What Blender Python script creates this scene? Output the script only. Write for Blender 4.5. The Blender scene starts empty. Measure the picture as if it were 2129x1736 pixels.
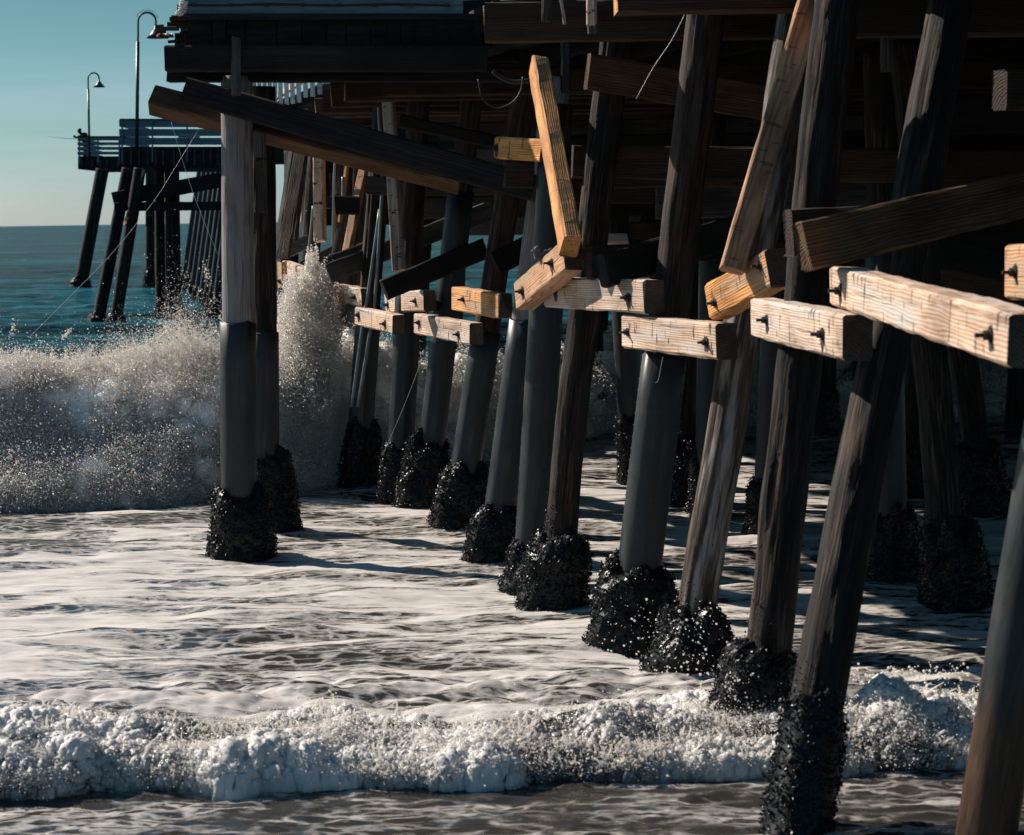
import bpy, math, random
import numpy as np
from mathutils import Vector, Matrix, noise as mnoise

random.seed(7); rng = np.random.default_rng(7)
S = bpy.context.scene
COL = S.collection

# ------------------------------------------------------------------ camera
FV = 4256.0                      # focal length in picture units (picture 2128 x 1736)
HC = 4.0                         # eye height over the water
PITCH = math.atan(415 / FV); ROLL = math.radians(0.9)
cam_d = bpy.data.cameras.new('camera'); cam = bpy.data.objects.new('camera', cam_d); COL.objects.link(cam)
cam_d.sensor_width = 36; cam_d.lens = 36 * FV / 2128; cam_d.clip_end = 30000; cam_d.clip_start = .1
Rm = (Matrix.Rotation(math.pi / 2 - PITCH, 3, 'X') @ Matrix.Rotation(-ROLL, 3, 'Z'))
cam.matrix_world = Matrix.Translation((0, 0, HC)) @ Rm.to_4x4()
cam_d.dof.use_dof = True; cam_d.dof.focus_distance = 27; cam_d.dof.aperture_fstop = 3.6
S.camera = cam
RmT = Rm.transposed()

def ray(x, y):
    return Rm @ Vector(((x - 1064) / FV, (868 - y) / FV, -1))
def at(x, y, Y):
    d = ray(x, y); return Vector((0, 0, HC)) + d * (Y / d.y)
def wat(x, y, z=0.0):
    d = ray(x, y); return Vector((0, 0, HC)) + d * ((z - HC) / d.z)
def prj(p):
    c = RmT @ (Vector(p) - Vector((0, 0, HC))); return 1064 + FV * c.x / -c.z, 868 - FV * c.y / -c.z

# ------------------------------------------------------------------ light
SUN_AZ = math.radians(57)        # from straight ahead towards the left
SUN_EL = math.radians(34.5)
sd = Vector((-math.sin(SUN_AZ) * math.cos(SUN_EL), math.cos(SUN_AZ) * math.cos(SUN_EL), math.sin(SUN_EL)))
sl = bpy.data.lights.new('sun', 'SUN'); so = bpy.data.objects.new('sun', sl); COL.objects.link(so)
sl.energy = 5.0; sl.angle = math.radians(.5); sl.color = (1, .89, .775)
so.rotation_euler = sd.to_track_quat('Z', 'Y').to_euler(); so.location = (-20, 10, 30)
W = bpy.data.worlds.new('World'); S.world = W; W.use_nodes = True
nt = W.node_tree; bg = nt.nodes['Background']
sk = nt.nodes.new('ShaderNodeTexSky'); sk.sky_type = 'NISHITA'; sk.sun_disc = False
sk.sun_elevation = SUN_EL; sk.sun_rotation = -SUN_AZ; sk.air_density = 1.0; sk.dust_density = .6; sk.ozone_density = 2.0
mx = nt.nodes.new('ShaderNodeMix'); mx.data_type = 'RGBA'; mx.blend_type = 'MULTIPLY'; mx.inputs[0].default_value = 1
tcw = nt.nodes.new('ShaderNodeTexCoord'); sx_ = nt.nodes.new('ShaderNodeSeparateXYZ'); nt.links.new(tcw.outputs['Generated'], sx_.inputs[0])
crw = nt.nodes.new('ShaderNodeValToRGB'); nt.links.new(sx_.outputs['Z'], crw.inputs[0])
for k_, (p_, c_) in enumerate(((0.0, (.58, .79, 1.13, 1)), (.035, (.44, .655, .80, 1)), (.11, (.30, .50, .515, 1)), (.35, (.34, .74, .82, 1)))):
    e_ = crw.color_ramp.elements[k_] if k_ < 2 else crw.color_ramp.elements.new(p_)
    e_.position = p_; e_.color = c_
mp_ = nt.nodes.new('ShaderNodeMapping'); mp_.inputs['Scale'].default_value = (2.2, 2.2, 34); nt.links.new(tcw.outputs['Generated'], mp_.inputs[0])
nz_ = nt.nodes.new('ShaderNodeTexNoise'); nz_.inputs['Scale'].default_value = 1.3; nz_.inputs['Detail'].default_value = 5; nt.links.new(mp_.outputs[0], nz_.inputs['Vector'])
cr_ = nt.nodes.new('ShaderNodeValToRGB'); cr_.color_ramp.elements[0].position = .44; cr_.color_ramp.elements[0].color = (1, 1, 1, 1); cr_.color_ramp.elements[1].position = .68; cr_.color_ramp.elements[1].color = (1.26, 1.10, 1.11, 1); nt.links.new(nz_.outputs[0], cr_.inputs[0])
m2_ = nt.nodes.new('ShaderNodeMix'); m2_.data_type = 'RGBA'; m2_.blend_type = 'MULTIPLY'; m2_.inputs[0].default_value = 1; nt.links.new(crw.outputs[0], m2_.inputs[6]); nt.links.new(cr_.outputs[0], m2_.inputs[7])
nt.links.new(m2_.outputs[2], mx.inputs[7])
nt.links.new(sk.outputs[0], mx.inputs[6]); nt.links.new(mx.outputs[2], bg.inputs[0]); bg.inputs[1].default_value = .066
S.view_settings.view_transform = 'Standard'; S.view_settings.look = 'None'; S.view_settings.exposure = .62
S.view_settings.gamma = 1
try:
    S.cycles.max_bounces = 8; S.cycles.diffuse_bounces = 5; S.cycles.glossy_bounces = 3; S.cycles.transmission_bounces = 3
    S.cycles.caustics_reflective = False; S.cycles.caustics_refractive = False; S.cycles.sample_clamp_indirect = 4; S.cycles.volume_bounces = 2
except Exception: pass

# ------------------------------------------------------------------ noise (numpy)
_perm = np.random.default_rng(3).permutation(256); _perm = np.concatenate([_perm, _perm, _perm])
_gr = np.random.default_rng(4).normal(size=(256, 3)); _gr /= np.linalg.norm(_gr, axis=1)[:, None]
def pn(x, y, z):
    x, y, z = np.broadcast_arrays(np.asarray(x, float), np.asarray(y, float), np.asarray(z, float))
    xi = np.floor(x).astype(int); yi = np.floor(y).astype(int); zi = np.floor(z).astype(int)
    xf = x - xi; yf = y - yi; zf = z - zi
    u = xf * xf * xf * (xf * (xf * 6 - 15) + 10); v = yf * yf * yf * (yf * (yf * 6 - 15) + 10); w = zf * zf * zf * (zf * (zf * 6 - 15) + 10)
    out = 0
    for i in (0, 1):
        for j in (0, 1):
            for k in (0, 1):
                g = _gr[_perm[_perm[_perm[(xi + i) & 255] + ((yi + j) & 255)] + ((zi + k) & 255)]]
                d = g[..., 0] * (xf - i) + g[..., 1] * (yf - j) + g[..., 2] * (zf - k)
                out = out + d * (u if i else 1 - u) * (v if j else 1 - v) * (w if k else 1 - w)
    return out * 1.6
def fbm(x, y, z, o=3, g=.5, l=2.03):
    s = 0; a = 1
    for k in range(o):
        s = s + a * pn(np.asarray(x) * l ** k + 17.3 * k, np.asarray(y) * l ** k, np.asarray(z) * l ** k - 5.1 * k); a *= g
    return s
def billow(x, y, z, o=3, g=.5):
    s = 0; a = 1
    for k in range(o):
        s = s + a * (3.0 * np.abs(pn(np.asarray(x) * 2.1 ** k + 9.7 * k, np.asarray(y) * 2.1 ** k, np.asarray(z) * 2.1 ** k)) - .75); a *= g
    return s
_wo = np.random.default_rng(9).random((256, 3))
def worley(x, y, z):
    x, y, z = np.broadcast_arrays(np.asarray(x, float), np.asarray(y, float), np.asarray(z, float))
    xi = np.floor(x).astype(int); yi = np.floor(y).astype(int); zi = np.floor(z).astype(int); best = np.full(x.shape, 9.0)
    for i in (-1, 0, 1):
        for j in (-1, 0, 1):
            for k in (-1, 0, 1):
                h = _perm[_perm[_perm[(xi + i) & 255] + ((yi + j) & 255)] + ((zi + k) & 255)]; p = _wo[h]
                best = np.minimum(best, (xi + i + p[..., 0] - x) ** 2 + (yi + j + p[..., 1] - y) ** 2 + (zi + k + p[..., 2] - z) ** 2)
    return best
def puff(x, y, z):
    return 1 - np.minimum(worley(x, y, z), 1.1) * 1.35
def sstep(a, b, x):
    t = np.clip((x - a) / (b - a), 0, 1); return t * t * (3 - 2 * t)

# ------------------------------------------------------------------ mesh helpers
def mesh_np(name, V, F, smooth=False):
    """V (n,3); F (m,3) or (m,4) array, or a list of faces"""
    me = bpy.data.meshes.new(name)
    if isinstance(F, np.ndarray):
        m, k = F.shape
        me.vertices.add(len(V)); me.vertices.foreach_set('co', np.asarray(V, np.float32).ravel())
        me.loops.add(m * k); me.loops.foreach_set('vertex_index', F.astype(np.int32).ravel())
        me.polygons.add(m); me.polygons.foreach_set('loop_start', np.arange(0, m * k, k, dtype=np.int32))
        try: me.polygons.foreach_set('loop_total', np.full(m, k, dtype=np.int32))
        except Exception: pass
    else:
        me.from_pydata([tuple(v) for v in V], [], [tuple(f) for f in F])
    if smooth: me.polygons.foreach_set('use_smooth', np.ones(len(me.polygons), bool))
    if smooth and not isinstance(F, np.ndarray):
        for p in me.polygons:
            if len(p.vertices) > 8: p.use_smooth = False
    me.update(calc_edges=True); me.validate(); return me

class MB:
    def __init__(s): s.v = []; s.f = []; s.n = 0
    def add(s, V, F):
        V = np.asarray(V, float); s.v.append(V); s.f += [tuple(int(i) + s.n for i in f) for f in F]; s.n += len(V)
    def box(s, c, size, M=None, jit=0):
        c = np.asarray(c, float); h = np.asarray(size, float) / 2
        V = np.array([[i, j, k] for i in (-1, 1) for j in (-1, 1) for k in (-1, 1)], float) * h
        if jit: V += rng.normal(0, jit, V.shape)
        if M is not None: V = V @ np.array(M).T
        s.add(V + c, [(0, 1, 3, 2), (4, 6, 7, 5), (0, 4, 5, 1), (2, 3, 7, 6), (0, 2, 6, 4), (1, 5, 7, 3)])
    def bar(s, a, b, w, h, up=(0, 0, 1)):
        a = Vector(a); b = Vector(b); x = (b - a).normalized(); z = Vector(up); z = (z - x * z.dot(x)).normalized(); y = z.cross(x)
        s.box((a + b) / 2, ((b - a).length, w, h), Matrix((x, y, z)).transposed())
    def tube(s, pts, r, n=10, cap=True):
        pts = [Vector(p) for p in pts]; m = len(pts); r = [r] * m if np.isscalar(r) else r
        t0 = (pts[1] - pts[0]).normalized(); ref = Vector((0, 0, 1)) if abs(t0.z) < .9 else Vector((1, 0, 0))
        u = (ref - t0 * ref.dot(t0)).normalized(); V = []
        for i in range(m):
            t = (pts[min(i + 1, m - 1)] - pts[max(i - 1, 0)]).normalized()
            u = (u - t * u.dot(t)).normalized(); w = t.cross(u)
            for k in range(n):
                a = 2 * math.pi * k / n; V.append(pts[i] + (u * math.cos(a) + w * math.sin(a)) * r[i])
        F = [(i * n + k, i * n + (k + 1) % n, (i + 1) * n + (k + 1) % n, (i + 1) * n + k) for i in range(m - 1) for k in range(n)]
        if cap: F += [tuple(range(n))[::-1], tuple((m - 1) * n + k for k in range(n))]
        s.add([tuple(v) for v in V], F)
    def sphere(s, c, r, n=8, m=6, sc=(1, 1, 1)):
        c = Vector(c); V = [(0, 0, 1)]
        for i in range(1, m):
            p = math.pi * i / m
            V += [(math.sin(p) * math.cos(2 * math.pi * k / n), math.sin(p) * math.sin(2 * math.pi * k / n), math.cos(p)) for k in range(n)]
        V.append((0, 0, -1)); V = np.array(V) * r * np.array(sc) + np.array(c)
        F = [(0, 1 + k, 1 + (k + 1) % n) for k in range(n)]
        for i in range(m - 2):
            F += [(1 + i * n + k, 1 + (i + 1) * n + k, 1 + (i + 1) * n + (k + 1) % n, 1 + i * n + (k + 1) % n) for k in range(n)]
        b = 1 + (m - 2) * n
        F += [(b + k, len(V) - 1, b + (k + 1) % n) for k in range(n)]
        s.add(V, F)
    def mesh(s, name, smooth=False):
        V = np.concatenate(s.v) if s.v else np.zeros((0, 3)); return mesh_np(name, V, s.f, smooth)

def link(name, me, mat=None, parent=None, smooth=False):
    o = bpy.data.objects.new(name, me); COL.objects.link(o)
    if mat: me.materials.append(mat)
    if parent: o.parent = parent
    return o
def tag(o, label=None, cat=None, group=None, kind=None):
    if label: o['label'] = label
    if cat: o['category'] = cat
    if group: o['group'] = group
    if kind: o['kind'] = kind
    return o
def empty(name, M):
    o = bpy.data.objects.new(name, None); COL.objects.link(o); o.empty_display_size = .1
    o.matrix_world = M; return o

def scatter(base_v, base_f, P, sc, rot=True):
    """many copies of a small shape as arrays"""
    P = np.asarray(P); n = len(P); sc = np.asarray(sc, float)
    if sc.ndim == 1: sc = np.repeat(sc[:, None], 3, 1)
    B = np.asarray(base_v)[None] * sc[:, None, :]
    if rot:
        q = rng.normal(size=(n, 4)); q /= np.linalg.norm(q, axis=1)[:, None]; w, x, y, z = q.T
        R = np.stack([1 - 2 * (y * y + z * z), 2 * (x * y - z * w), 2 * (x * z + y * w), 2 * (x * y + z * w), 1 - 2 * (x * x + z * z), 2 * (y * z - x * w),
                      2 * (x * z - y * w), 2 * (y * z + x * w), 1 - 2 * (x * x + y * y)], 1).reshape(n, 3, 3)
        B = np.einsum('nij,nkj->nki', R, B)
    V = (B + P[:, None, :]).reshape(-1, 3); k = len(base_v); bf = np.asarray(base_f)
    F = (bf[None] + (np.arange(n) * k)[:, None, None]).reshape(-1, bf.shape[1])
    return V, F
OCT_V = np.array([[1, 0, 0], [-1, 0, 0], [0, 1, 0], [0, -1, 0], [0, 0, 1], [0, 0, -1]], float)
OCT_F = np.array([[0, 2, 4], [2, 1, 4], [1, 3, 4], [3, 0, 4], [2, 0, 5], [1, 2, 5], [3, 1, 5], [0, 3, 5]])
TET_V = np.array([[1, 1, 1], [1, -1, -1], [-1, 1, -1], [-1, -1, 1]], float) * .7
TET_F = np.array([[0, 1, 2], [0, 2, 3], [0, 3, 1], [1, 3, 2]])
def ico():
    p = (1 + 5 ** .5) / 2
    V = np.array([[-1, p, 0], [1, p, 0], [-1, -p, 0], [1, -p, 0], [0, -1, p], [0, 1, p], [0, -1, -p], [0, 1, -p], [p, 0, -1], [p, 0, 1], [-p, 0, -1], [-p, 0, 1]], float)
    F = np.array([[0, 11, 5], [0, 5, 1], [0, 1, 7], [0, 7, 10], [0, 10, 11], [1, 5, 9], [5, 11, 4], [11, 10, 2], [10, 7, 6], [7, 1, 8], [3, 9, 4], [3, 4, 2], [3, 2, 6], [3, 6, 8], [3, 8, 9], [4, 9, 5], [2, 4, 11], [6, 2, 10], [8, 6, 7], [9, 8, 1]])
    return V / np.linalg.norm(V[0]), F
ICO_V, ICO_F = ico()

# ------------------------------------------------------------------ materials
def new_mat(name):
    m = bpy.data.materials.new(name); m.use_nodes = True; nt = m.node_tree
    return m, nt, nt.nodes['Principled BSDF'], nt.nodes, nt.links
def ramp(N, stops):
    r = N.new('ShaderNodeValToRGB'); e = r.color_ramp.elements
    while len(e) < len(stops): e.new(.5)
    for k, (p, c) in enumerate(stops):
        e[k].position = p; e[k].color = (c[0], c[1], c[2], 1) if not np.isscalar(c) else (c, c, c, 1)
    return r
def noise_node(N, L, vec, scale, detail=4, rough=.6, dist=0):
    n = N.new('ShaderNodeTexNoise'); n.inputs['Scale'].default_value = scale; n.inputs['Detail'].default_value = detail
    n.inputs['Roughness'].default_value = rough; n.inputs['Distortion'].default_value = dist; L.new(vec, n.inputs['Vector']); return n
def mapping(N, L, vec, sc=(1, 1, 1), loc=None):
    m = N.new('ShaderNodeMapping'); m.inputs['Scale'].default_value = sc; L.new(vec, m.inputs['Vector'])
    if loc is not None: L.new(loc, m.inputs['Location'])
    return m.outputs[0]
def mixc(N, L, fac, a, b, mode='MIX'):
    m = N.new('ShaderNodeMix'); m.data_type = 'RGBA'; m.blend_type = mode
    for s, v in ((m.inputs[0], fac), (m.inputs[6], a), (m.inputs[7], b)):
        if hasattr(v, 'links') or hasattr(v, 'is_output'): L.new(v, s)
        elif np.isscalar(v): s.default_value = v
        else: s.default_value = (*v, 1)
    return m.outputs[2]
def math_(N, L, op, a, b=None):
    m = N.new('ShaderNodeMath'); m.operation = op
    for s, v in ((m.inputs[0], a), (m.inputs[1], b)):
        if v is None: continue
        if np.isscalar(v): s.default_value = v
        else: L.new(v, s)
    return m.outputs[0]

def wood(name, dark, mid, light, rough=.8, rings=True, crack=.5, bump=.5, dash=0, spec=.25, wear=None):
    """timber with its grain along local X"""
    m, nt, b, N, L = new_mat(name)
    tc = N.new('ShaderNodeTexCoord'); oi = N.new('ShaderNodeObjectInfo')
    off = N.new('ShaderNodeVectorMath'); off.operation = 'SCALE'; off.inputs[0].default_value = (31, 17, 23); L.new(oi.outputs['Random'], off.inputs['Scale'])
    v = tc.outputs['Object']
    fine = noise_node(N, L, mapping(N, L, v, (1.6, 42, 42), off.outputs[0]), 1.6, 5, .65)
    med = noise_node(N, L, mapping(N, L, v, (.5, 6, 6), off.outputs[0]), 1.5, 3, .6, .6)
    big = noise_node(N, L, mapping(N, L, v, (1.1, 2.2, 2.2), off.outputs[0]), 1.3, 3, .55)
    fac = math_(N, L, 'ADD', math_(N, L, 'MULTIPLY', fine.outputs[0], .5), math_(N, L, 'MULTIPLY', med.outputs[0], .5))
    hgt = fine.outputs[0]
    if rings:
        w = N.new('ShaderNodeTexWave'); w.wave_type = 'RINGS'; w.rings_direction = 'X'; w.inputs['Scale'].default_value = 15
        w.inputs['Distortion'].default_value = 9; w.inputs['Detail'].default_value = 3; w.inputs['Detail Scale'].default_value = .6
        off2 = N.new('ShaderNodeVectorMath'); off2.operation = 'SCALE'; off2.inputs[0].default_value = (3, .35, .5); L.new(oi.outputs['Random'], off2.inputs['Scale'])
        L.new(mapping(N, L, v, (.16, 1, 1), off2.outputs[0]), w.inputs['Vector'])
        fac = math_(N, L, 'ADD', math_(N, L, 'MULTIPLY', fac, .76), math_(N, L, 'MULTIPLY', w.outputs['Fac'], .24))
        hgt = math_(N, L, 'ADD', math_(N, L, 'MULTIPLY', fine.outputs[0], .6), math_(N, L, 'MULTIPLY', w.outputs['Fac'], .4))
    r = ramp(N, [(.25, dark), (.5, mid), (.75, light)]); L.new(fac, r.inputs[0])
    br = ramp(N, [(.32, (.42, .37, .34)), (.6, (1.12, 1.08, 1.05))]); L.new(big.outputs[0], br.inputs[0])
    c = mixc(N, L, .8, r.outputs[0], br.outputs[0], 'MULTIPLY')
    rv = N.new('ShaderNodeMapRange'); L.new(oi.outputs['Random'], rv.inputs[0]); rv.inputs[3].default_value = .78; rv.inputs[4].default_value = 1.08
    hv = N.new('ShaderNodeHueSaturation'); L.new(c, hv.inputs['Color']); L.new(rv.outputs[0], hv.inputs['Value']); L.new(rv.outputs[0], hv.inputs['Saturation']); c = hv.outputs[0]
    if wear:                                               # weathered grey patches with their own shape
        wn = noise_node(N, L, mapping(N, L, v, (1.0, 9, 9), off.outputs[0]), .8, 4, .6)
        wr = ramp(N, [(.5, 0), (.62, 1)]); L.new(wn.outputs[0], wr.inputs[0]); c = mixc(N, L, wr.outputs[0], c, wear)
    cr = ramp(N, [(.30, 1), (.40, 0)]); cn = noise_node(N, L, mapping(N, L, v, (.7, 26, 26), off.outputs[0]), 1.2, 3, .55); L.new(cn.outputs[0], cr.inputs[0])
    c = mixc(N, L, math_(N, L, 'MULTIPLY', cr.outputs[0], crack), c, (dark[0] * .25, dark[1] * .25, dark[2] * .25))
    hgt = math_(N, L, 'SUBTRACT', hgt, math_(N, L, 'MULTIPLY', cr.outputs[0], .8))
    if dash:                                               # short checks and old nail holes across the face
        dn = noise_node(N, L, mapping(N, L, v, (20, 20, 5), off.outputs[0]), 1.1, 2, .5)
        dr = ramp(N, [(.63, 0), (.68, 1)]); L.new(dn.outputs[0], dr.inputs[0])
        c = mixc(N, L, math_(N, L, 'MULTIPLY', dr.outputs[0], dash), c, (.025, .02, .018))
    L.new(c, b.inputs['Base Color']); b.inputs['Roughness'].default_value = rough; b.inputs['Specular IOR Level'].default_value = spec
    bp = N.new('ShaderNodeBump'); bp.inputs['Strength'].default_value = bump; bp.inputs['Distance'].default_value = .012
    L.new(hgt, bp.inputs['Height']); L.new(bp.outputs[0], b.inputs['Normal']); return m

def plain(name, col, rough=.5, spec=.5, var=.25, scale=6, metal=0, bump=0, stretch=(1, 1, 1)):
    m, nt, b, N, L = new_mat(name); tc = N.new('ShaderNodeTexCoord')
    n = noise_node(N, L, mapping(N, L, tc.outputs['Object'], stretch), scale, 4, .6)
    r = ramp(N, [(.3, tuple(c * (1 - var) for c in col)), (.7, tuple(min(1, c * (1 + var)) for c in col))]); L.new(n.outputs[0], r.inputs[0])
    L.new(r.outputs[0], b.inputs['Base Color']); b.inputs['Roughness'].default_value = rough; b.inputs['Specular IOR Level'].default_value = spec; b.inputs['Metallic'].default_value = metal
    if bump:
        bp = N.new('ShaderNodeBump'); bp.inputs['Strength'].default_value = bump; bp.inputs['Distance'].default_value = .01; L.new(n.outputs[0], bp.inputs['Height']); L.new(bp.outputs[0], b.inputs['Normal'])
    return m

M_fresh = wood('fresh_fir', (.30, .125, .04), (.57, .275, .105), (.75, .43, .20), dash=.7, crack=.75, wear=(.40, .27, .17))
M_tan = wood('sunbleached_fir', (.30, .18, .11), (.60, .43, .32), (.78, .63, .52), dash=.95, crack=.75, wear=(.50, .44, .39))
M_orange = wood('orange_fir', (.32, .125, .035), (.60, .28, .095), (.80, .45, .19), dash=.55, crack=.6)
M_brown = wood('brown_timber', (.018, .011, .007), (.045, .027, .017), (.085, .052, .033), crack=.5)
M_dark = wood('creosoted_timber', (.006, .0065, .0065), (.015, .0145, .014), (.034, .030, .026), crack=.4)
M_rust = wood('rusty_brown_timber', (.04, .02, .010), (.11, .06, .03), (.22, .13, .07), crack=.5)
M_end_shade = wood('shade_dark_end_grain', (.04, .028, .02), (.09, .065, .05), (.15, .115, .09), rings=True)  # end-grain tone, darkened further to paint shade onto the board ends
M_greyb = wood('grey_weathered_board', (.025, .026, .026), (.065, .065, .063), (.14, .135, .13), crack=.5)
M_pile = wood('piling_bark_brown', (.007, .0055, .005), (.024, .015, .011), (.22, .13, .09), rings=False, crack=.9, bump=1.0, wear=(.05, .043, .04))
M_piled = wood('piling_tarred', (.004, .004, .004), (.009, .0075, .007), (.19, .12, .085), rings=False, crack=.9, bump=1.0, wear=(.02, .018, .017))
M_pilew = wood('piling_half_bare', (.012, .010, .009), (.05, .038, .03), (.26, .19, .15), rings=False, crack=.9, bump=1.0, wear=(.27, .25, .235))
M_pileg = wood('piling_grey_bare', (.10, .09, .088), (.19, .175, .17), (.30, .28, .27), rings=True, crack=.6, bump=.5, wear=(.2, .2, .21))
def sleeve_mat():
    m, nt, b, N, L = new_mat('pvc_sleeve'); tc = N.new('ShaderNodeTexCoord'); oi = N.new('ShaderNodeObjectInfo'); v = tc.outputs['Object']
    n = noise_node(N, L, mapping(N, L, v, (.5, 2.2, 2.2)), 3, 5, .65); r = ramp(N, [(.3, (.005, .009, .011)), (.7, (.017, .024, .028))]); L.new(n.outputs[0], r.inputs[0])
    n2 = noise_node(N, L, mapping(N, L, v, (.8, 9, 9)), 1.5, 4, .6); r2 = ramp(N, [(.56, 0), (.70, .8)]); L.new(n2.outputs[0], r2.inputs[0])
    n3 = noise_node(N, L, mapping(N, L, v, (2.6, .5, .5)), 1.5, 4, .6); r3 = ramp(N, [(.54, 0), (.64, .6)]); L.new(n3.outputs[0], r3.inputs[0])
    c = mixc(N, L, r2.outputs[0], r.outputs[0], (.045, .046, .043)); c = mixc(N, L, r3.outputs[0], c, (.030, .027, .022)); L.new(c, b.inputs['Base Color'])
    rr = ramp(N, [(.3, .30), (.7, .62)]); L.new(n.outputs[0], rr.inputs[0]); L.new(rr.outputs[0], b.inputs['Roughness']); b.inputs['Specular IOR Level'].default_value = .4
    bp = N.new('ShaderNodeBump'); bp.inputs['Strength'].default_value = .35; bp.inputs['Distance'].default_value = .02; L.new(n.outputs[0], bp.inputs['Height']); L.new(bp.outputs[0], b.inputs['Normal']); return m
M_sleeve = sleeve_mat()
def stain_mat(x0):
    m = sleeve_mat(); m.name = 'rust_stained_sleeve'; N = m.node_tree.nodes; L = m.node_tree.links; b = N['Principled BSDF']; src = b.inputs['Base Color'].links[0].from_socket
    tc = N.new('ShaderNodeTexCoord'); v = tc.outputs['Object']; sx = N.new('ShaderNodeSeparateXYZ'); L.new(v, sx.inputs[0])
    n = noise_node(N, L, mapping(N, L, v, (1.2, 9, 9)), 1.6, 5, .65); n2 = noise_node(N, L, mapping(N, L, v, (2, 20, 20)), 1.5, 5, .7)
    f = math_(N, L, 'SUBTRACT', math_(N, L, 'ADD', x0 + .15, math_(N, L, 'MULTIPLY', math_(N, L, 'SUBTRACT', n.outputs[0], .5), 1.5)), sx.outputs['X'])
    r = ramp(N, [(.0, 0), (.35, 1)]); L.new(f, r.inputs[0]); c = ramp(N, [(.35, (.010, .007, .005)), (.65, (.075, .034, .015))]); L.new(n2.outputs[0], c.inputs[0])
    L.new(mixc(N, L, r.outputs[0], src, c.outputs[0]), b.inputs['Base Color']); return m
M_iron = plain('rusted_iron', (.018, .014, .012), .6, .4, .5, 30)
M_lamp = plain('dark_lamp_iron', (.02, .024, .025), .45, .5, .3, 20)
M_blue = plain('blue_grey_paint', (.10, .155, .18), .6, .35, .3, 4, stretch=(1, 1, 6))
M_sign = plain('sign_face', (.30, .33, .34), .6, .3, .25, 30)
M_cable = plain('cable_grey', (.10, .11, .11), .5, .4, .2, 8)
M_line = plain('fishing_line', (.75, .72, .68), .4, .5, .05, 8)
M_pipe = plain('grey_conduit', (.16, .19, .20), .35, .5, .25, 5)

def mussel_mat():
    m, nt, b, N, L = new_mat('mussel_shells'); tc = N.new('ShaderNodeTexCoord')
    n = noise_node(N, L, tc.outputs['Object'], 22, 3, .7)
    r = ramp(N, [(.35, (.002, .003, .003)), (.6, (.007, .008, .009)), (.80, (.03, .028, .025))]); L.new(n.outputs[0], r.inputs[0])
    L.new(r.outputs[0], b.inputs['Base Color']); b.inputs['Roughness'].default_value = .36; b.inputs['Specular IOR Level'].default_value = .22
    return m
M_mussel = mussel_mat()

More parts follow.
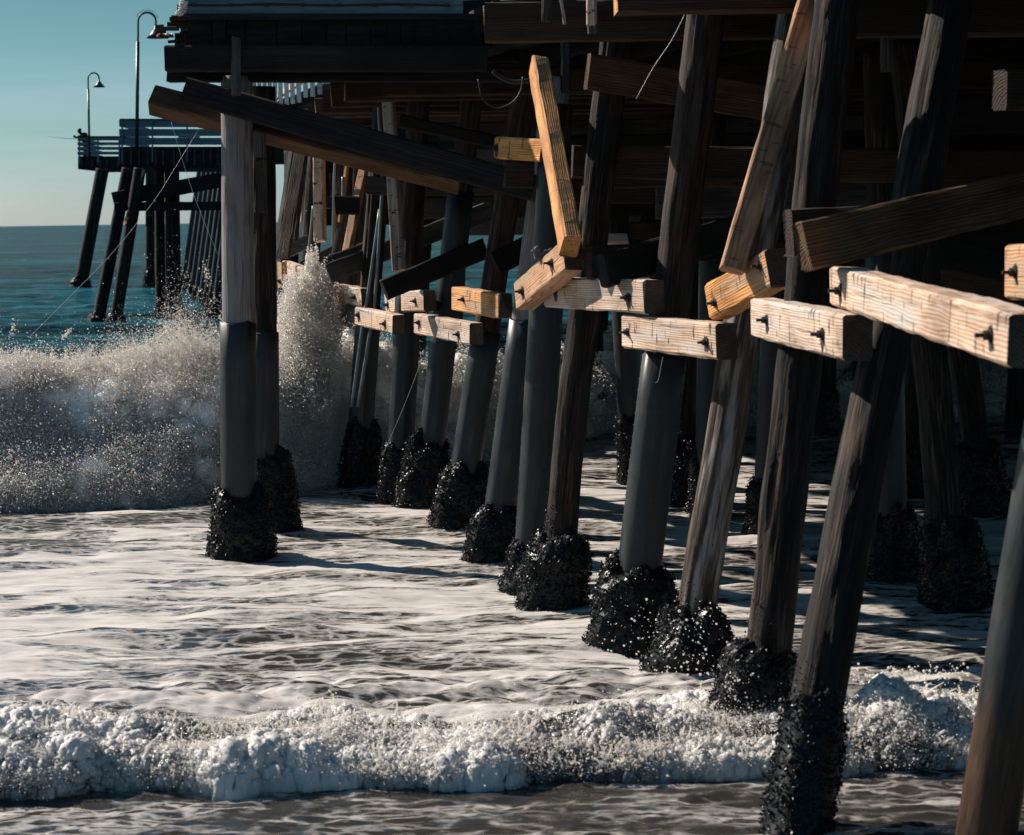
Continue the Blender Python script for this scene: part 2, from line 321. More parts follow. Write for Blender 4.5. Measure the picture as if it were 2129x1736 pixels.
def water_mat():
    m, nt, b, N, L = new_mat('sea_water'); tc = N.new('ShaderNodeTexCoord'); v = tc.outputs['Object']
    at_ = lambda nm: (lambda a: (setattr(a, 'attribute_name', nm), a.outputs['Fac'])[1])(N.new('ShaderNodeAttribute'))
    cover = at_('cover'); off = at_('offshore'); hgt_w = at_('fine')
    n1 = noise_node(N, L, mapping(N, L, v, (.55, 2.3, 0)), .85, 6, .62, .9)
    n2 = noise_node(N, L, mapping(N, L, v, (1.3, 5.0, 0)), 1.3, 5, .65, .5)
    n3 = noise_node(N, L, mapping(N, L, v, (9, 16, 0)), 1.5, 4, .7)
    f = math_(N, L, 'ADD', math_(N, L, 'MULTIPLY', n1.outputs[0], .62), math_(N, L, 'ADD', math_(N, L, 'MULTIPLY', n2.outputs[0], .28), math_(N, L, 'MULTIPLY', n3.outputs[0], .10)))
    f = math_(N, L, 'ADD', f, math_(N, L, 'SUBTRACT', cover, .5))
    fr = ramp(N, [(.485, 0), (.545, 1)]); L.new(f, fr.inputs[0]); foam = fr.outputs[0]
    vo = N.new('ShaderNodeTexVoronoi'); vo.feature = 'DISTANCE_TO_EDGE'; vo.inputs['Scale'].default_value = 1.0
    wv_ = N.new('ShaderNodeVectorMath'); wv_.operation = 'ADD'; L.new(mapping(N, L, v, (3.2, 7.5, 0)), wv_.inputs[0])
    wn_ = noise_node(N, L, mapping(N, L, v, (1.5, 3, 0)), 1.6, 4, .6); L.new(mixc(N, L, 1.0, wn_.outputs['Color'], (1.6, 1.6, 1.6), 'MULTIPLY'), wv_.inputs[1]); L.new(wv_.outputs[0], vo.inputs['Vector'])
    lw = ramp(N, [(.0, 1), (.07, .65), (.16, 0)]); L.new(vo.outputs['Distance'], lw.inputs[0])
    lz = ramp(N, [(.36, 0), (.47, .8)]); L.new(f, lz.inputs[0])
    foam = math_(N, L, 'MAXIMUM', foam, math_(N, L, 'MULTIPLY', lw.outputs[0], lz.outputs[0]))
    hl = ramp(N, [(.0, 0), (.30, 0), (.42, 1)]); L.new(vo.outputs['Distance'], hl.inputs[0])
    thin = ramp(N, [(.52, 1), (.60, 0)]); L.new(f, thin.inputs[0])
    foam = math_(N, L, 'SUBTRACT', foam, math_(N, L, 'MULTIPLY', math_(N, L, 'MULTIPLY', hl.outputs[0], thin.outputs[0]), .75)); foam = math_(N, L, 'MAXIMUM', foam, 0)
    wc = ramp(N, [(0, (.036, .035, .032)), (.5, (.026, .038, .039)), (1, (.010, .060, .082))]); L.new(off, wc.inputs[0])
    wv = noise_node(N, L, mapping(N, L, v, (.5, 1.2, 0)), .8, 3, .6)
    wcol = mixc(N, L, .5, wc.outputs[0], mixc(N, L, wv.outputs[0], (.5, .5, .5), (1.5, 1.4, 1.3)), 'MULTIPLY')
    fc = ramp(N, [(.3, (.36, .34, .32)), (.65, (.61, .58, .55))]); L.new(n2.outputs[0], fc.inputs[0])
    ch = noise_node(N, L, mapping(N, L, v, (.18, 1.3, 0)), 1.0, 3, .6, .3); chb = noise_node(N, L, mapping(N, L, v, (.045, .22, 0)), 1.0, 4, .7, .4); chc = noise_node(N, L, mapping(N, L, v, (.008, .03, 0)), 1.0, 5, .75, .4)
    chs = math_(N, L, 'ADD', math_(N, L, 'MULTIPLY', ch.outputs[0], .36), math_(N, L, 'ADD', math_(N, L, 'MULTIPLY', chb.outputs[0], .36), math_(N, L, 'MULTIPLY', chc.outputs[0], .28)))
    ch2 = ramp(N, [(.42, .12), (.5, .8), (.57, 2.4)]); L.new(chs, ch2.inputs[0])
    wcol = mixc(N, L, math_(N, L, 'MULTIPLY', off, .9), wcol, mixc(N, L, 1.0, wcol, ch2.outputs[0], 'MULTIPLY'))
    sp = N.new('ShaderNodeMapRange'); L.new(off, sp.inputs[0]); sp.inputs[3].default_value = .5; sp.inputs[4].default_value = .14; L.new(sp.outputs[0], b.inputs['Specular IOR Level'])
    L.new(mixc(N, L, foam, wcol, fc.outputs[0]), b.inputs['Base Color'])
    rr = N.new('ShaderNodeMapRange'); L.new(foam, rr.inputs[0]); rr.inputs[3].default_value = .09; rr.inputs[4].default_value = .75; L.new(rr.outputs[0], b.inputs['Roughness'])
    b.inputs['IOR'].default_value = 1.33
    # ripples: sizes grow offshore
    b1 = noise_node(N, L, mapping(N, L, v, (2.4, 6.5, 0)), 1.0, 2, .5)
    b2 = noise_node(N, L, mapping(N, L, v, (.22, .85, 0)), 1.0, 6, .65)
    bb = N.new('ShaderNodeBump'); bb.inputs['Strength'].default_value = .2; bb.inputs['Distance'].default_value = .05; L.new(b1.outputs[0], bb.inputs['Height'])
    b3 = N.new('ShaderNodeBump'); L.new(off, b3.inputs['Strength']); b3.inputs['Distance'].default_value = 1.6; L.new(b2.outputs[0], b3.inputs['Height']); L.new(bb.outputs[0], b3.inputs['Normal'])
    L.new(b3.outputs[0], b.inputs['Normal'])
    df = N.new('ShaderNodeBsdfDiffuse'); L.new(wcol, df.inputs[0]); L.new(b3.outputs[0], df.inputs['Normal'])
    out = [n for n in N if n.type == 'OUTPUT_MATERIAL'][0]; ms = N.new('ShaderNodeMixShader'); L.new(math_(N, L, 'MULTIPLY', off, .72), ms.inputs[0])
    L.new(b.outputs[0], ms.inputs[1]); L.new(df.outputs[0], ms.inputs[2]); L.new(ms.outputs[0], out.inputs[0]); return m
M_water = water_mat()

def foam_mat(name, lo, hi, sub=.5, scale=5, sss=.05):
    m, nt, b, N, L = new_mat(name); tc = N.new('ShaderNodeTexCoord'); v = tc.outputs['Object']
    a = N.new('ShaderNodeAttribute'); a.attribute_name = 'cover'
    n = noise_node(N, L, v, scale, 6, .72); n2 = noise_node(N, L, v, scale * 7, 3, .7)
    f = math_(N, L, 'ADD', math_(N, L, 'MULTIPLY', n.outputs[0], .65), math_(N, L, 'MULTIPLY', n2.outputs[0], .35))
    f = math_(N, L, 'ADD', f, math_(N, L, 'SUBTRACT', a.outputs['Fac'], .5))
    r = ramp(N, [(.30, lo), (.46, tuple((p + q) * .5 for p, q in zip(lo, hi))), (.62, hi)]); L.new(f, r.inputs[0])
    L.new(r.outputs[0], b.inputs['Base Color'])
    rr = ramp(N, [(.35, .15), (.6, .6)]); L.new(f, rr.inputs[0]); L.new(rr.outputs[0], b.inputs['Roughness'])
    b.inputs['Subsurface Weight'].default_value = sub; b.inputs['Subsurface Radius'].default_value = (1, .95, .9); b.inputs['Subsurface Scale'].default_value = sss
    bp = N.new('ShaderNodeBump'); bp.inputs['Strength'].default_value = .8; bp.inputs['Distance'].default_value = .03; L.new(f, bp.inputs['Height']); L.new(bp.outputs[0], b.inputs['Normal'])
    return m
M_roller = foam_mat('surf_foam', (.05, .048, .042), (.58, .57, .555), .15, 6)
M_break = foam_mat('breaker_foam', (.36, .36, .35), (.94, .91, .87), .3, 2.2, .08)
def drop_mat():
    m, nt, b, N, L = new_mat('spray_drops'); out = [n for n in N if n.type == 'OUTPUT_MATERIAL'][0]
    b.inputs['Base Color'].default_value = (.95, .92, .88, 1); b.inputs['Roughness'].default_value = .25
    t = N.new('ShaderNodeBsdfTranslucent'); t.inputs[0].default_value = (.97, .94, .9, 1)
    mxs = N.new('ShaderNodeMixShader'); mxs.inputs[0].default_value = .5; L.new(b.outputs[0], mxs.inputs[1]); L.new(t.outputs[0], mxs.inputs[2]); L.new(mxs.outputs[0], out.inputs[0])
    return m
M_drop = drop_mat()

# ------------------------------------------------------------------ water
def breaker_line(X):
    """depth of the outer breaker's foot for a world X"""
    return np.interp(X, [-20, -7.2, -4.5, -2.6, -.3, 1.7, 8, 30], [28.5, 28.9, 29.4, 30.9, 34.0, 38.0, 40.0, 41])
def roller_line(X):
    return 14.35 + .16 * pn(X * .9, 3.3, 0) + .08 * pn(X * 3.1, 8.3, 0) + .04 * pn(X * 9.1, 1.3, 0) + .03 * np.asarray(X)

def rows():
    y = 6.0; out = [y]
    while y < 12000:
        y += max(.03 if y < 17 else .045, y * y * 1.15e-4) if y < 1200 else y * .2
        out.append(y)
    return np.array(out)
def water():
    ys = rows(); us = np.linspace(-1, 1, 620) * .36
    Yg, U = np.meshgrid(ys, us, indexing='ij'); X = U * (Yg + 3)
    back = sstep(-.5, 3.5, Yg - breaker_line(X) - 1.8)
    near = 1 - sstep(25, 33, Yg)
    z = (.068 * fbm(X * .42, Yg * 1.15, 1.7, 4) + .014 * fbm(X * 1.3, Yg * 4.0, 7.7, 3)) * (.6 + .4 * near)
    z += back * (.16 * fbm(X * .16, Yg * .42, 3.1, 4) + .06 * fbm(X * .8, Yg * 1.9, 5.1, 3)) * (1 - sstep(150, 700, Yg))
    mess = np.exp(-((Yg - roller_line(X) - 2.6) / 1.0) ** 2)
    z += mess * (.085 * puff(X * 1.9, Yg * 3.2, 0) + .035 * puff(X * 5, Yg * 8, 3))
    z += .05 * np.exp(-((Yg - breaker_line(X) + 1.7) / .5) ** 2) * (1 + pn(X * .6, 0, 4))
    inner = Yg < roller_line(X) + .6
    z = np.where(inner, z * .3 + .020 * fbm(X * 1.2, Yg * 3.5, 2.2, 3) + .018 * fbm(X * 3.2, Yg * 7.5, 6.2, 2), z)
    # foam cover
    rel = Yg - roller_line(X); relb = Yg - breaker_line(X)
    c = np.full_like(X, .30)
    c = np.where(rel > .3, .515 + .06 * pn(X * .35, Yg * .5, 2), c)
    c = np.where(rel > 3.2, .528 + .08 * pn(X * .3, Yg * .45, 9), c)
    tail = sstep(-4.2, -.6, relb); c = c * (1 - tail) + tail * .46
    side = sstep(1.5, 4.5, X) * sstep(-9, -3, relb); c -= .10 * side
    c = np.where(relb > 1.4, .12 + .05 * pn(X * .2, Yg * .3, 1), c)
    c = np.where(rel < .1, .405 + .05 * pn(X * .8, Yg * 2, 5), c)
    offs = sstep(0, 6, relb)
    V = np.stack([X, Yg, z], -1).reshape(-1, 3); n, k = X.shape
    i = np.arange(n * k).reshape(n, k); F = np.stack([i[:-1, :-1], i[:-1, 1:], i[1:, 1:], i[1:, :-1]], -1).reshape(-1, 4)
    me = mesh_np('water', V, F, True)
    for nm, arr in (('cover', c), ('offshore', offs)):
        a = me.attributes.new(nm, 'FLOAT', 'POINT'); a.data.foreach_set('value', arr.astype(np.float32).ravel())
    o = link('water', me, M_water); tag(o, kind='structure')
water()

def wave_body(name, mat, xs, foot, prof, amp, scales, cover_base, label_kind, seed, flat=.6):
    """foam body swept along a foot line: prof(X) -> list of (back, up) points from front foot to rear"""
    m = 190
    X = xs; PR = np.array([prof(x) for x in X])                 # (n, p, 2)
    p = PR.shape[1]; t = np.linspace(0, p - 1, m); i0 = np.clip(t.astype(int), 0, p - 2); fr = t - i0; fr = fr * fr * (3 - 2 * fr) * .5 + fr * .5
    Q = PR[:, i0] * (1 - fr)[None, :, None] + PR[:, i0 + 1] * fr[None, :, None]
    Xg = np.repeat(X[:, None], m, 1); Yg = foot(Xg) + Q[..., 0]; Zg = Q[..., 1]
    # surface normals of the swept profile
    dy = np.gradient(Yg, axis=1); dz = np.gradient(Zg, axis=1); ln = np.sqrt(dy * dy + dz * dz) + 1e-6; ny = -dz / ln; nz = dy / ln
    edge = sstep(0, .03, np.linspace(0, 1, m))[None] * (1 - sstep(.85, 1, np.linspace(0, 1, m)))[None]
    def normals(V):
        n_ = np.cross(np.gradient(V, axis=0), np.gradient(V, axis=1)); n_ /= np.linalg.norm(n_, axis=-1, keepdims=True) + 1e-9
        return n_ * np.sign(np.sum(n_ * np.stack([0 * ny, ny, nz], -1), -1, keepdims=True) + 1e-9)
    V = np.stack([Xg, Yg, Zg], -1); d = 0; wob = .25 * np.stack([pn(Xg * 2, Yg * 2, Zg * 2 + k) for k in (0, 9, 21)], -1)
    mod = np.clip(.72 + 1.6 * pn(Xg / scales[0] * .45, Yg * .8 + seed, Zg), .12, 1.4)
    for q, (a, sc_) in enumerate(zip(amp, scales)):
        N_ = np.stack([0 * ny, ny, nz], -1) if q == 0 else normals(V)
        Wq = V + wob * sc_ * 2.6
        dq = a * puff(Wq[..., 0] / sc_ + seed, Wq[..., 1] / sc_, Wq[..., 2] / sc_) * (mod if q < 2 else .6 + .4 * mod)
        d = d + dq; V = V + N_ * (dq * edge)[..., None]
    n = len(X)
    i = np.arange(n * m).reshape(n, m); F = np.stack([i[:-1, :-1], i[1:, :-1], i[1:, 1:], i[:-1, 1:]], -1).reshape(-1, 4)
    me = mesh_np(name, V.reshape(-1, 3), F, True)
    cv = cover_base(Xg, Yg, Zg, d / sum(amp))
    a = me.attributes.new('cover', 'FLOAT', 'POINT'); a.data.foreach_set('value', cv.astype(np.float32).ravel())
    o = link(name, me, mat); tag(o, kind='structure')
    return V, normals(V), cv

# the low foaming wave near the beach
def rprof(x):
    h = .185 + .10 * float(pn(x * .55, 1.1, 0)) + .05 * float(pn(x * 4.1, 2.2, 0)) + .06 * float(pn(x * 1.7, 4.1, 0)); w = 1 + .25 * float(pn(x * .8, 7, 0))
    return [(0, -.06), (-.04, .03), (.0, h * .5), (.14, h * .72), (.34 * w, h * .70), (.48 * w, h * 1.05), (.72 * w, h * 1.10), (.95 * w, h * .62), (1.25, h * .22), (1.65, -.03), (1.85, -.1)]
xs = np.linspace(-5.4, 6.0, 1500)
RV, RN, RC = wave_body('shore_wave', M_roller, xs, roller_line, rprof, (.105, .060, .042, .026, .013), (.43, .17, .072, .032, .016),
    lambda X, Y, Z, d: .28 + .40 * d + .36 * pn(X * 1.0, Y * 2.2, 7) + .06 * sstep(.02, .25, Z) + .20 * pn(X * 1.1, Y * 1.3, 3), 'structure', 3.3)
# the tall outer breaker
def bprof(x):
    A = float(np.interp(x, [-12, -7, -4.4, -3.2, -2.5, -1.6, -.3, 2, 9, 14], [1.7, 1.75, 1.95, 2.0, 1.9, 1.35, 1.25, 1.35, 1.3, 1.2])) * (1 + .10 * float(pn(x * .5, 2, 2)))
    return [(-.15, -.15), (.0, .04), (.45, A * .28), (.95, A * .58), (1.5, A * .86), (2.1, A), (2.8, A * .75), (3.7, A * .32), (4.9, .0), (5.3, -.2)]
xs = np.linspace(-12, 13, 1100)
BV, BN, BC = wave_body('breaking_wave', M_break, xs, breaker_line, bprof, (.18, .12, .07, .035), (.9, .40, .17, .07),
    lambda X, Y, Z, d: .46 + .14 * d + .14 * sstep(.3, 1.5, Z) + .22 * pn(X * .55, Y * .5, Z * .9) - .16 * sstep(-2.6, -.8, X) - .1 * sstep(0, 3, X), 'structure', 8.1)

def spray(name, label, P, sc, base=(TET_V, TET_F), cat='spray'):
    V, F = scatter(base[0], base[1], P, sc); o = link(name, mesh_np(name, V, F), M_drop); tag(o, label, cat, kind='stuff'); return o
# spray over the outer breaker
def pick(V, N, w, n):
    w = np.clip(w, 0, None).ravel(); idx = rng.choice(len(w), n, p=w / w.sum()); return V.reshape(-1, 3)[idx], N.reshape(-1, 3)[idx]
wX = np.interp(BV[..., 0], [-12, -8.6, -8, -4, -2.6, -1.6, .5, 6, 13], [.01, .02, 1, 1, .7, .12, .10, .05, .01])
facing = np.clip(-BN[..., 1] + .55, 0, 1)
clump = np.clip(.62 + .8 * fbm(BV[..., 0] * .9, BV[..., 1] * .9, BV[..., 2] * 1.3, 3), .04, 2)
Pb, Nb = pick(BV, BN, wX * facing * (clump + .5 * np.exp(-((BV[..., 2] - .5) / .45) ** 2)), 500000)
hgt = rng.exponential(.07, len(Pb))
P1 = Pb + Nb * hgt[:, None] + rng.normal(0, .05, Pb.shape)
top = wX * np.exp(-((BV[..., 2] - 1.85) / .35) ** 2) * np.clip(.35 + 1.2 * fbm(BV[..., 0] * 1.1, 3.3, 1, 3), .02, 3)
Pt, Nt = pick(BV, BN, top, 120000)
rise = rng.exponential(1, len(Pt)) * (.10 + .17 * np.clip(.5 + 1.3 * fbm(Pt[:, 0] * 1.4, 8.1, Pt[:, 1] * .4, 3), .05, 2)) * np.interp(Pt[:, 0], [-8, -6, -4.6, -3.6, -2.5, 0], [.6, .75, 1.25, 1.5, .8, .5])
P2 = Pt + np.stack([rng.normal(0, .10, len(Pt)), rng.normal(0, .18, len(Pt)), rise], 1)
# the plume thrown up against the pilings
tt = rng.random(120000) ** .9; n = len(tt)
pxl = np.interp(tt, [0, .3, .6, .85, 1], [584, 578, 578, 580, 592]); pxr = np.interp(tt, [0, .3, .6, .85, 1], [702, 694, 706, 700, 690])
pu = rng.beta(1.2, 1.0, n); px = pxl + (pxr - pxl) * pu + rng.normal(0, 6, n) + 12 * pn(tt * 9, pu * 6, 2.2); py = 1012 - tt * (430 + 55 * np.exp(-((px - 655) / 22) ** 2) + 45 * pn(px * .07, 3.3, 0) + 25 * pn(px * .2, 7.1, 0)) + rng.normal(0, 9, n)
Yp = 31.2 + rng.normal(0, .28, n)
keep = fbm(px * .024, py * .012, Yp, 3) + rng.random(n) * .9 > .08 + .25 * np.clip(tt - .62, 0, 1)
P3 = np.array([at(a, b_, c) for a, b_, c in zip(px[keep], py[keep], Yp[keep])])
# thinner splashes further along between the pilings
P4 = []
for (cx, cy, sx, sy, Yd, k) in ((1000, 745, 45, 45, 35, 1800), (1255, 760, 30, 60, 38, 2600), (955, 700, 25, 50, 35, 500), (800, 800, 12, 90, 33, 900), (1080, 780, 40, 50, 36, 700)):
    for _ in range(k):
        P4.append(at(rng.normal(cx, sx * .5), cy + abs(rng.normal(0, sy * .7)) - sy * .5, Yd + rng.normal(0, .4)))
# denser clots of water inside the plume and along the crest
CL = []
for _ in range(230):
    cx = rng.normal(640, 34); cy = rng.uniform(548, 900); 
    if cx < 580 or cx > 706 or cy < 548 + .055 * (cx - 648) ** 2 * .6: continue
    rr = rng.uniform(2, 9); k = int(rng.uniform(40, 170)); Yc = 31.1 + rng.normal(0, .2); th = rng.normal(0, .5)
    for _ in range(k):
        a = rng.normal(0, rr * 1.5); b_ = rng.normal(0, rr * .5); CL.append(at(cx + b_ * math.cos(th) + a * math.sin(th), cy + a * math.cos(th) - b_ * math.sin(th), Yc + rng.normal(0, .06)))
for _ in range(420):
    X0 = rng.uniform(-7.6, -2.9); A_ = float(np.interp(X0, [-8, -6, -4.6, -3.6, -2.5], [.25, .35, .65, .8, .5])); z0 = 1.75 + rng.exponential(.35) * A_; y0 = float(breaker_line(X0)) + 1.8 + rng.normal(0, .3); rr = rng.uniform(.015, .06); th = rng.normal(0, .6)
    for _ in range(int(rng.uniform(20, 110))):
        a = rng.normal(0, rr * 1.9); CL.append((X0 + a * math.sin(th) + rng.normal(0, rr * .6), y0 + rng.normal(0, rr), z0 + a * math.cos(th)))
P = np.concatenate([P1, P2, P3, np.array(P4), np.array(CL)])
sz = np.clip(rng.lognormal(math.log(.0066), .5, len(P)), .003, .020); sz[len(P1):len(P1) + len(P2)] *= .60
spray('sea_spray', 'white spray flung up by the tall breaker behind the left pilings', P, sz)
# fine mist hanging over the breaker and in the plume: closed lumpy bodies of thin white air
def mist_mat(dens):
    m = bpy.data.materials.new('fine_mist'); m.use_nodes = True; N = m.node_tree.nodes; L = m.node_tree.links; out = [n for n in N if n.type == 'OUTPUT_MATERIAL'][0]
    N.remove(N['Principled BSDF']); v = N.new('ShaderNodeVolumePrincipled'); v.inputs['Color'].default_value = (1, .985, .97, 1); v.inputs['Density'].default_value = dens; v.inputs['Anisotropy'].default_value = .0
    L.new(v.outputs[0], out.inputs['Volume']); return m
M_mist = mist_mat(1.0)
def mist(name, label, rings, mat):
    n = len(rings[0]); V = np.concatenate(rings); F = [(i * n + k, (i + 1) * n + k, (i + 1) * n + (k + 1) % n, i * n + (k + 1) % n) for i in range(len(rings) - 1) for k in range(n)]
    F += [tuple(range(n))[::-1], tuple((len(rings) - 1) * n + k for k in range(n))]
    me = mesh_np(name, V, F)
    import bmesh
    bm = bmesh.new(); bm.from_mesh(me); bmesh.ops.recalc_face_normals(bm, faces=bm.faces); bm.to_mesh(me); bm.free()
    tag(link(name, me, mat), label, 'mist', kind='stuff')
RG = []
for k, t in enumerate(np.linspace(0, 1, 40)):
    c = at(641 + 10 * t, 1000 - 425 * t, 31.3); r_ = (.50 - .20 * t) * (1 if t < .9 else max(.12, (1 - t) / .1)); a = np.linspace(0, 2 * np.pi, 30, endpoint=False)
    rr = r_ * (.80 + .5 * fbm(np.cos(a) * 1.3, np.sin(a) * 1.3, t * 5.5, 3)); RG.append(np.stack([c.x + rr * np.cos(a), c.y + rr * np.sin(a) * .8, np.full(30, c.z) + .12 * pn(np.cos(a) * 2, np.sin(a) * 2, t * 3)], 1))
mist('spray_mist', 'soft white mist inside the plume beside the leftmost pilings', RG, M_mist)
# drops over the near wave
Pr, Nr = pick(RV, RN, np.clip(-RN[..., 1] + .7, 0, 1) * sstep(.02, .12, RV[..., 2]) * np.clip(.6 + 1.0 * fbm(RV[..., 0] * 1.6, RV[..., 1] * 2, 0, 3), .08, 2), 90000)
Q = Pr + Nr * rng.exponential(.035, len(Pr))[:, None] + rng.normal(0, .012, Pr.shape)
szr = np.clip(rng.lognormal(math.log(.0029), .6, len(Q)), .0015, .013)
V1, F1 = scatter(OCT_V, OCT_F, Q, szr)
# thin jets of water thrown up along the crests
Pj, Nj = pick(RV, RN, sstep(.03, .16, RV[..., 2]) * np.clip(RN[..., 2] + .45, 0, 1) * np.clip(fbm(RV[..., 0] * 2.5, RV[..., 1] * 2, 4, 2), .03, 2), 2600)
bj = MB()
for p, nn in zip(Pj, Nj):
    h = float(np.clip(rng.lognormal(math.log(.032), .6), .01, .13)); r = .003 + .09 * h * rng.random() + .002; d = Vector((rng.normal(0, .35), -.25 + rng.normal(0, .3), 1)).normalized(); q = Vector(p)
    k = Vector((rng.normal(0, .25), rng.normal(0, .25), 0)) * h
    bj.tube([q - d * .02, q + d * h * .4, q + d * h * .8 + k * .5, q + d * h + k], [r * 1.5, r, r * .6, r * .75], 5)
V2 = np.concatenate(bj.v); F2 = []
for f in bj.f:
    if len(f) == 4: F2 += [(f[0], f[1], f[2]), (f[0], f[2], f[3])]
    else: F2 += [(f[0], f[i], f[i + 1]) for i in range(1, len(f) - 1)]
tag(link('surf_droplets', mesh_np('surf_droplets', np.concatenate([V1, V2]), np.concatenate([F1, np.array(F2) + len(V1)])), M_drop), 'droplets and thin jets leaping off the low foaming wave in front', 'spray', kind='stuff')
# the bead-like drops in front of the crusted piling feet
D = []
for _ in range(270):
    x = 1225 + 310 * rng.beta(2.2, 1.6); D.append((at(x, 1400 - 150 * rng.random() ** 1.5 + rng.normal(0, 8), 16.6 + rng.normal(0, .3)), .0025 + .011 * rng.random() ** 3.2))
for _ in range(150):
    D.append((at(1765 + 250 * rng.random(), 1412 - 22 * rng.random() + rng.normal(0, 6), 15.6 + rng.normal(0, .2)), .004 + .010 * rng.random() ** 2))
for _ in range(160):
    D.append((at(1530 + rng.normal(0, 18), 1400 + 90 * rng.random(), 15.3 + rng.normal(0, .15)), .003 + .008 * rng.random() ** 2))
spray('splash_drops', 'round white splash drops hanging before the mussel crusted piling feet', np.array([d[0] for d in D]), np.array([d[1] for d in D]), (ICO_V, ICO_F))

# ------------------------------------------------------------------ timbers and pilings
def frame(A, B, facing):
    x = (B - A).normalized(); f = Vector(facing); f = (f - x * f.dot(x)).normalized(); y = -f; z = x.cross(y)
    return Matrix((x, y, z)).transposed()

def timber_mesh(L, t, h, jag=.004, ends=.006, ch=.018):
    n = max(3, int(L / .10)); sx = np.linspace(-L / 2, L / 2, n + 1); V = []
    prof = []
    for sy, sz in ((-1, -1), (1, -1), (1, 1), (-1, 1)):
        c = np.array([sy * t / 2, sz * h / 2])
        a = np.array([c[0], c[1] - sz * ch]); b = np.array([c[0] - sy * ch, c[1]])
        prof += [a, b] if sy * sz > 0 else [b, a]
    # extra points along the tall faces so that they can wander a little
    k = len(prof); s = rng.random() * 90
    for i, x in enumerate(sx):
        for j, p in enumerate(prof):
            q = p + jag * np.array([pn(x * 3 + s, j * 3.7, 1.5), pn(x * 4 + s, j * 5.1, 8.5)]) * 1.4
            e = rng.normal(0, ends) if i in (0, n) else 0
            V.append((x + e, q[0], q[1]))
    F = [(i * k + j, (i + 1) * k + j, (i + 1) * k + (j + 1) % k, i * k + (j + 1) % k) for i in range(n) for j in range(k)]
    F += [tuple(range(k)), tuple(n * k + j for j in range(k))[::-1]]
    me = mesh_np('timber', np.array(V), F)
    import bmesh
    bm = bmesh.new(); bm.from_mesh(me); bmesh.ops.recalc_face_normals(bm, faces=bm.faces); bm.to_mesh(me); bm.free(); return me

_bm = MB(); _bm.tube([(0, .004, 0), (0, -.012, 0)], .046, 14); _bm.tube([(0, -.012, 0), (0, -.045, 0)], .03, 6); _bm.tube([(0, -.045, 0), (0, -.095, 0)], .014, 8)
BOLTS = []
for q_ in range(4):
    k_ = MB(); k_.v = list(_bm.v); k_.f = list(_bm.f); k_.n = _bm.n
    ring = [(1 + .35 * pn(math.cos(a) * 1.7, math.sin(a) * 1.7, q_ * 3.3)) for a in np.linspace(0, 2 * math.pi, 25)[:-1]]
    pr = [(.062 * g_ * math.cos(a), -.0015, .062 * g_ * math.sin(a) * (1.0 if math.sin(a) > 0 else 1.5 + .6 * q_ / 3)) for g_, a in zip(ring, np.linspace(0, 2 * math.pi, 25)[:-1])]
    k_.add(pr + [(x, .003, z) for x, _, z in pr], [tuple(range(24)), tuple(range(24, 48))[::-1]] + [(i, 24 + i, 24 + (i + 1) % 24, (i + 1) % 24) for i in range(24)])
    me_ = k_.mesh('bolt'); me_.materials.append(M_iron); BOLTS.append(me_)

def timber(name, label, cat, A, B, h, t, facing, mat, bolts=(), group=None, jag=.0055, ends=.012, bolt_scale=.85, endmat=None):
    A = Vector(A); B = Vector(B); R = frame(A, B, facing); L = (B - A).length
    c = (A + B) / 2 + R @ Vector((0, t / 2, 0))
    o = link(name, timber_mesh(L, t, h, jag, ends), mat); o.matrix_world = Matrix.Translation(c) @ R.to_4x4()
    endmat = endmat or (M_end_shade if mat in (M_tan, M_fresh) and bolts else None)
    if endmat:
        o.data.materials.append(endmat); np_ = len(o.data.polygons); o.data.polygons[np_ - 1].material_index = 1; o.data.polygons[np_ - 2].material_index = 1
    tag(o, label, cat, group)
    for u, v in bolts:
        b = bpy.data.objects.new('bolt', random.choice(BOLTS)); COL.objects.link(b); b.parent = o
        b.location = (u * L / 2, -t / 2, v * h / 2); b.scale = (bolt_scale,) * 3
    return o

def shaft_mesh(L, r0, r1, ridge, lump, seed, n=44, step=.07):
    m = max(8, int(L / step)); xs = np.linspace(0, L, m); a = np.linspace(0, 2 * np.pi, n, endpoint=False)
    X, A = np.meshgrid(xs, a, indexing='ij'); R = r0 + (r1 - r0) * X / L
    ca, sa = np.cos(A), np.sin(A)
    R = R * (1 + lump * pn(X * 1.1 + seed, ca * 1.2, sa * 1.2))
    R = R + ridge * (np.abs(pn(X * .9 + seed, ca * 5, sa * 5)) * 1.3 - .5) + ridge * .7 * pn(X * 1.8, ca * 11 + seed, sa * 11) - ridge * 1.6 * sstep(.42, .6, pn(X * .55 + seed, ca * 7, sa * 7 + 4))
    bx = .04 * pn(xs * .45 + seed, 0, 0) * (lump > .015); by = .04 * pn(xs * .45, seed, 5) * (lump > .015)
    V = np.stack([X, R * ca + bx[:, None], R * sa + by[:, None]], -1).reshape(-1, 3)
    i = np.arange(m * n).reshape(m, n); j = np.roll(i, -1, 1)
    F = np.stack([i[:-1], j[:-1], j[1:], i[1:]], -1).reshape(-1, 4)
    return np.array(V), [tuple(f) for f in F] + [tuple(range(n))[::-1], tuple((m - 1) * n + k for k in range(n))]

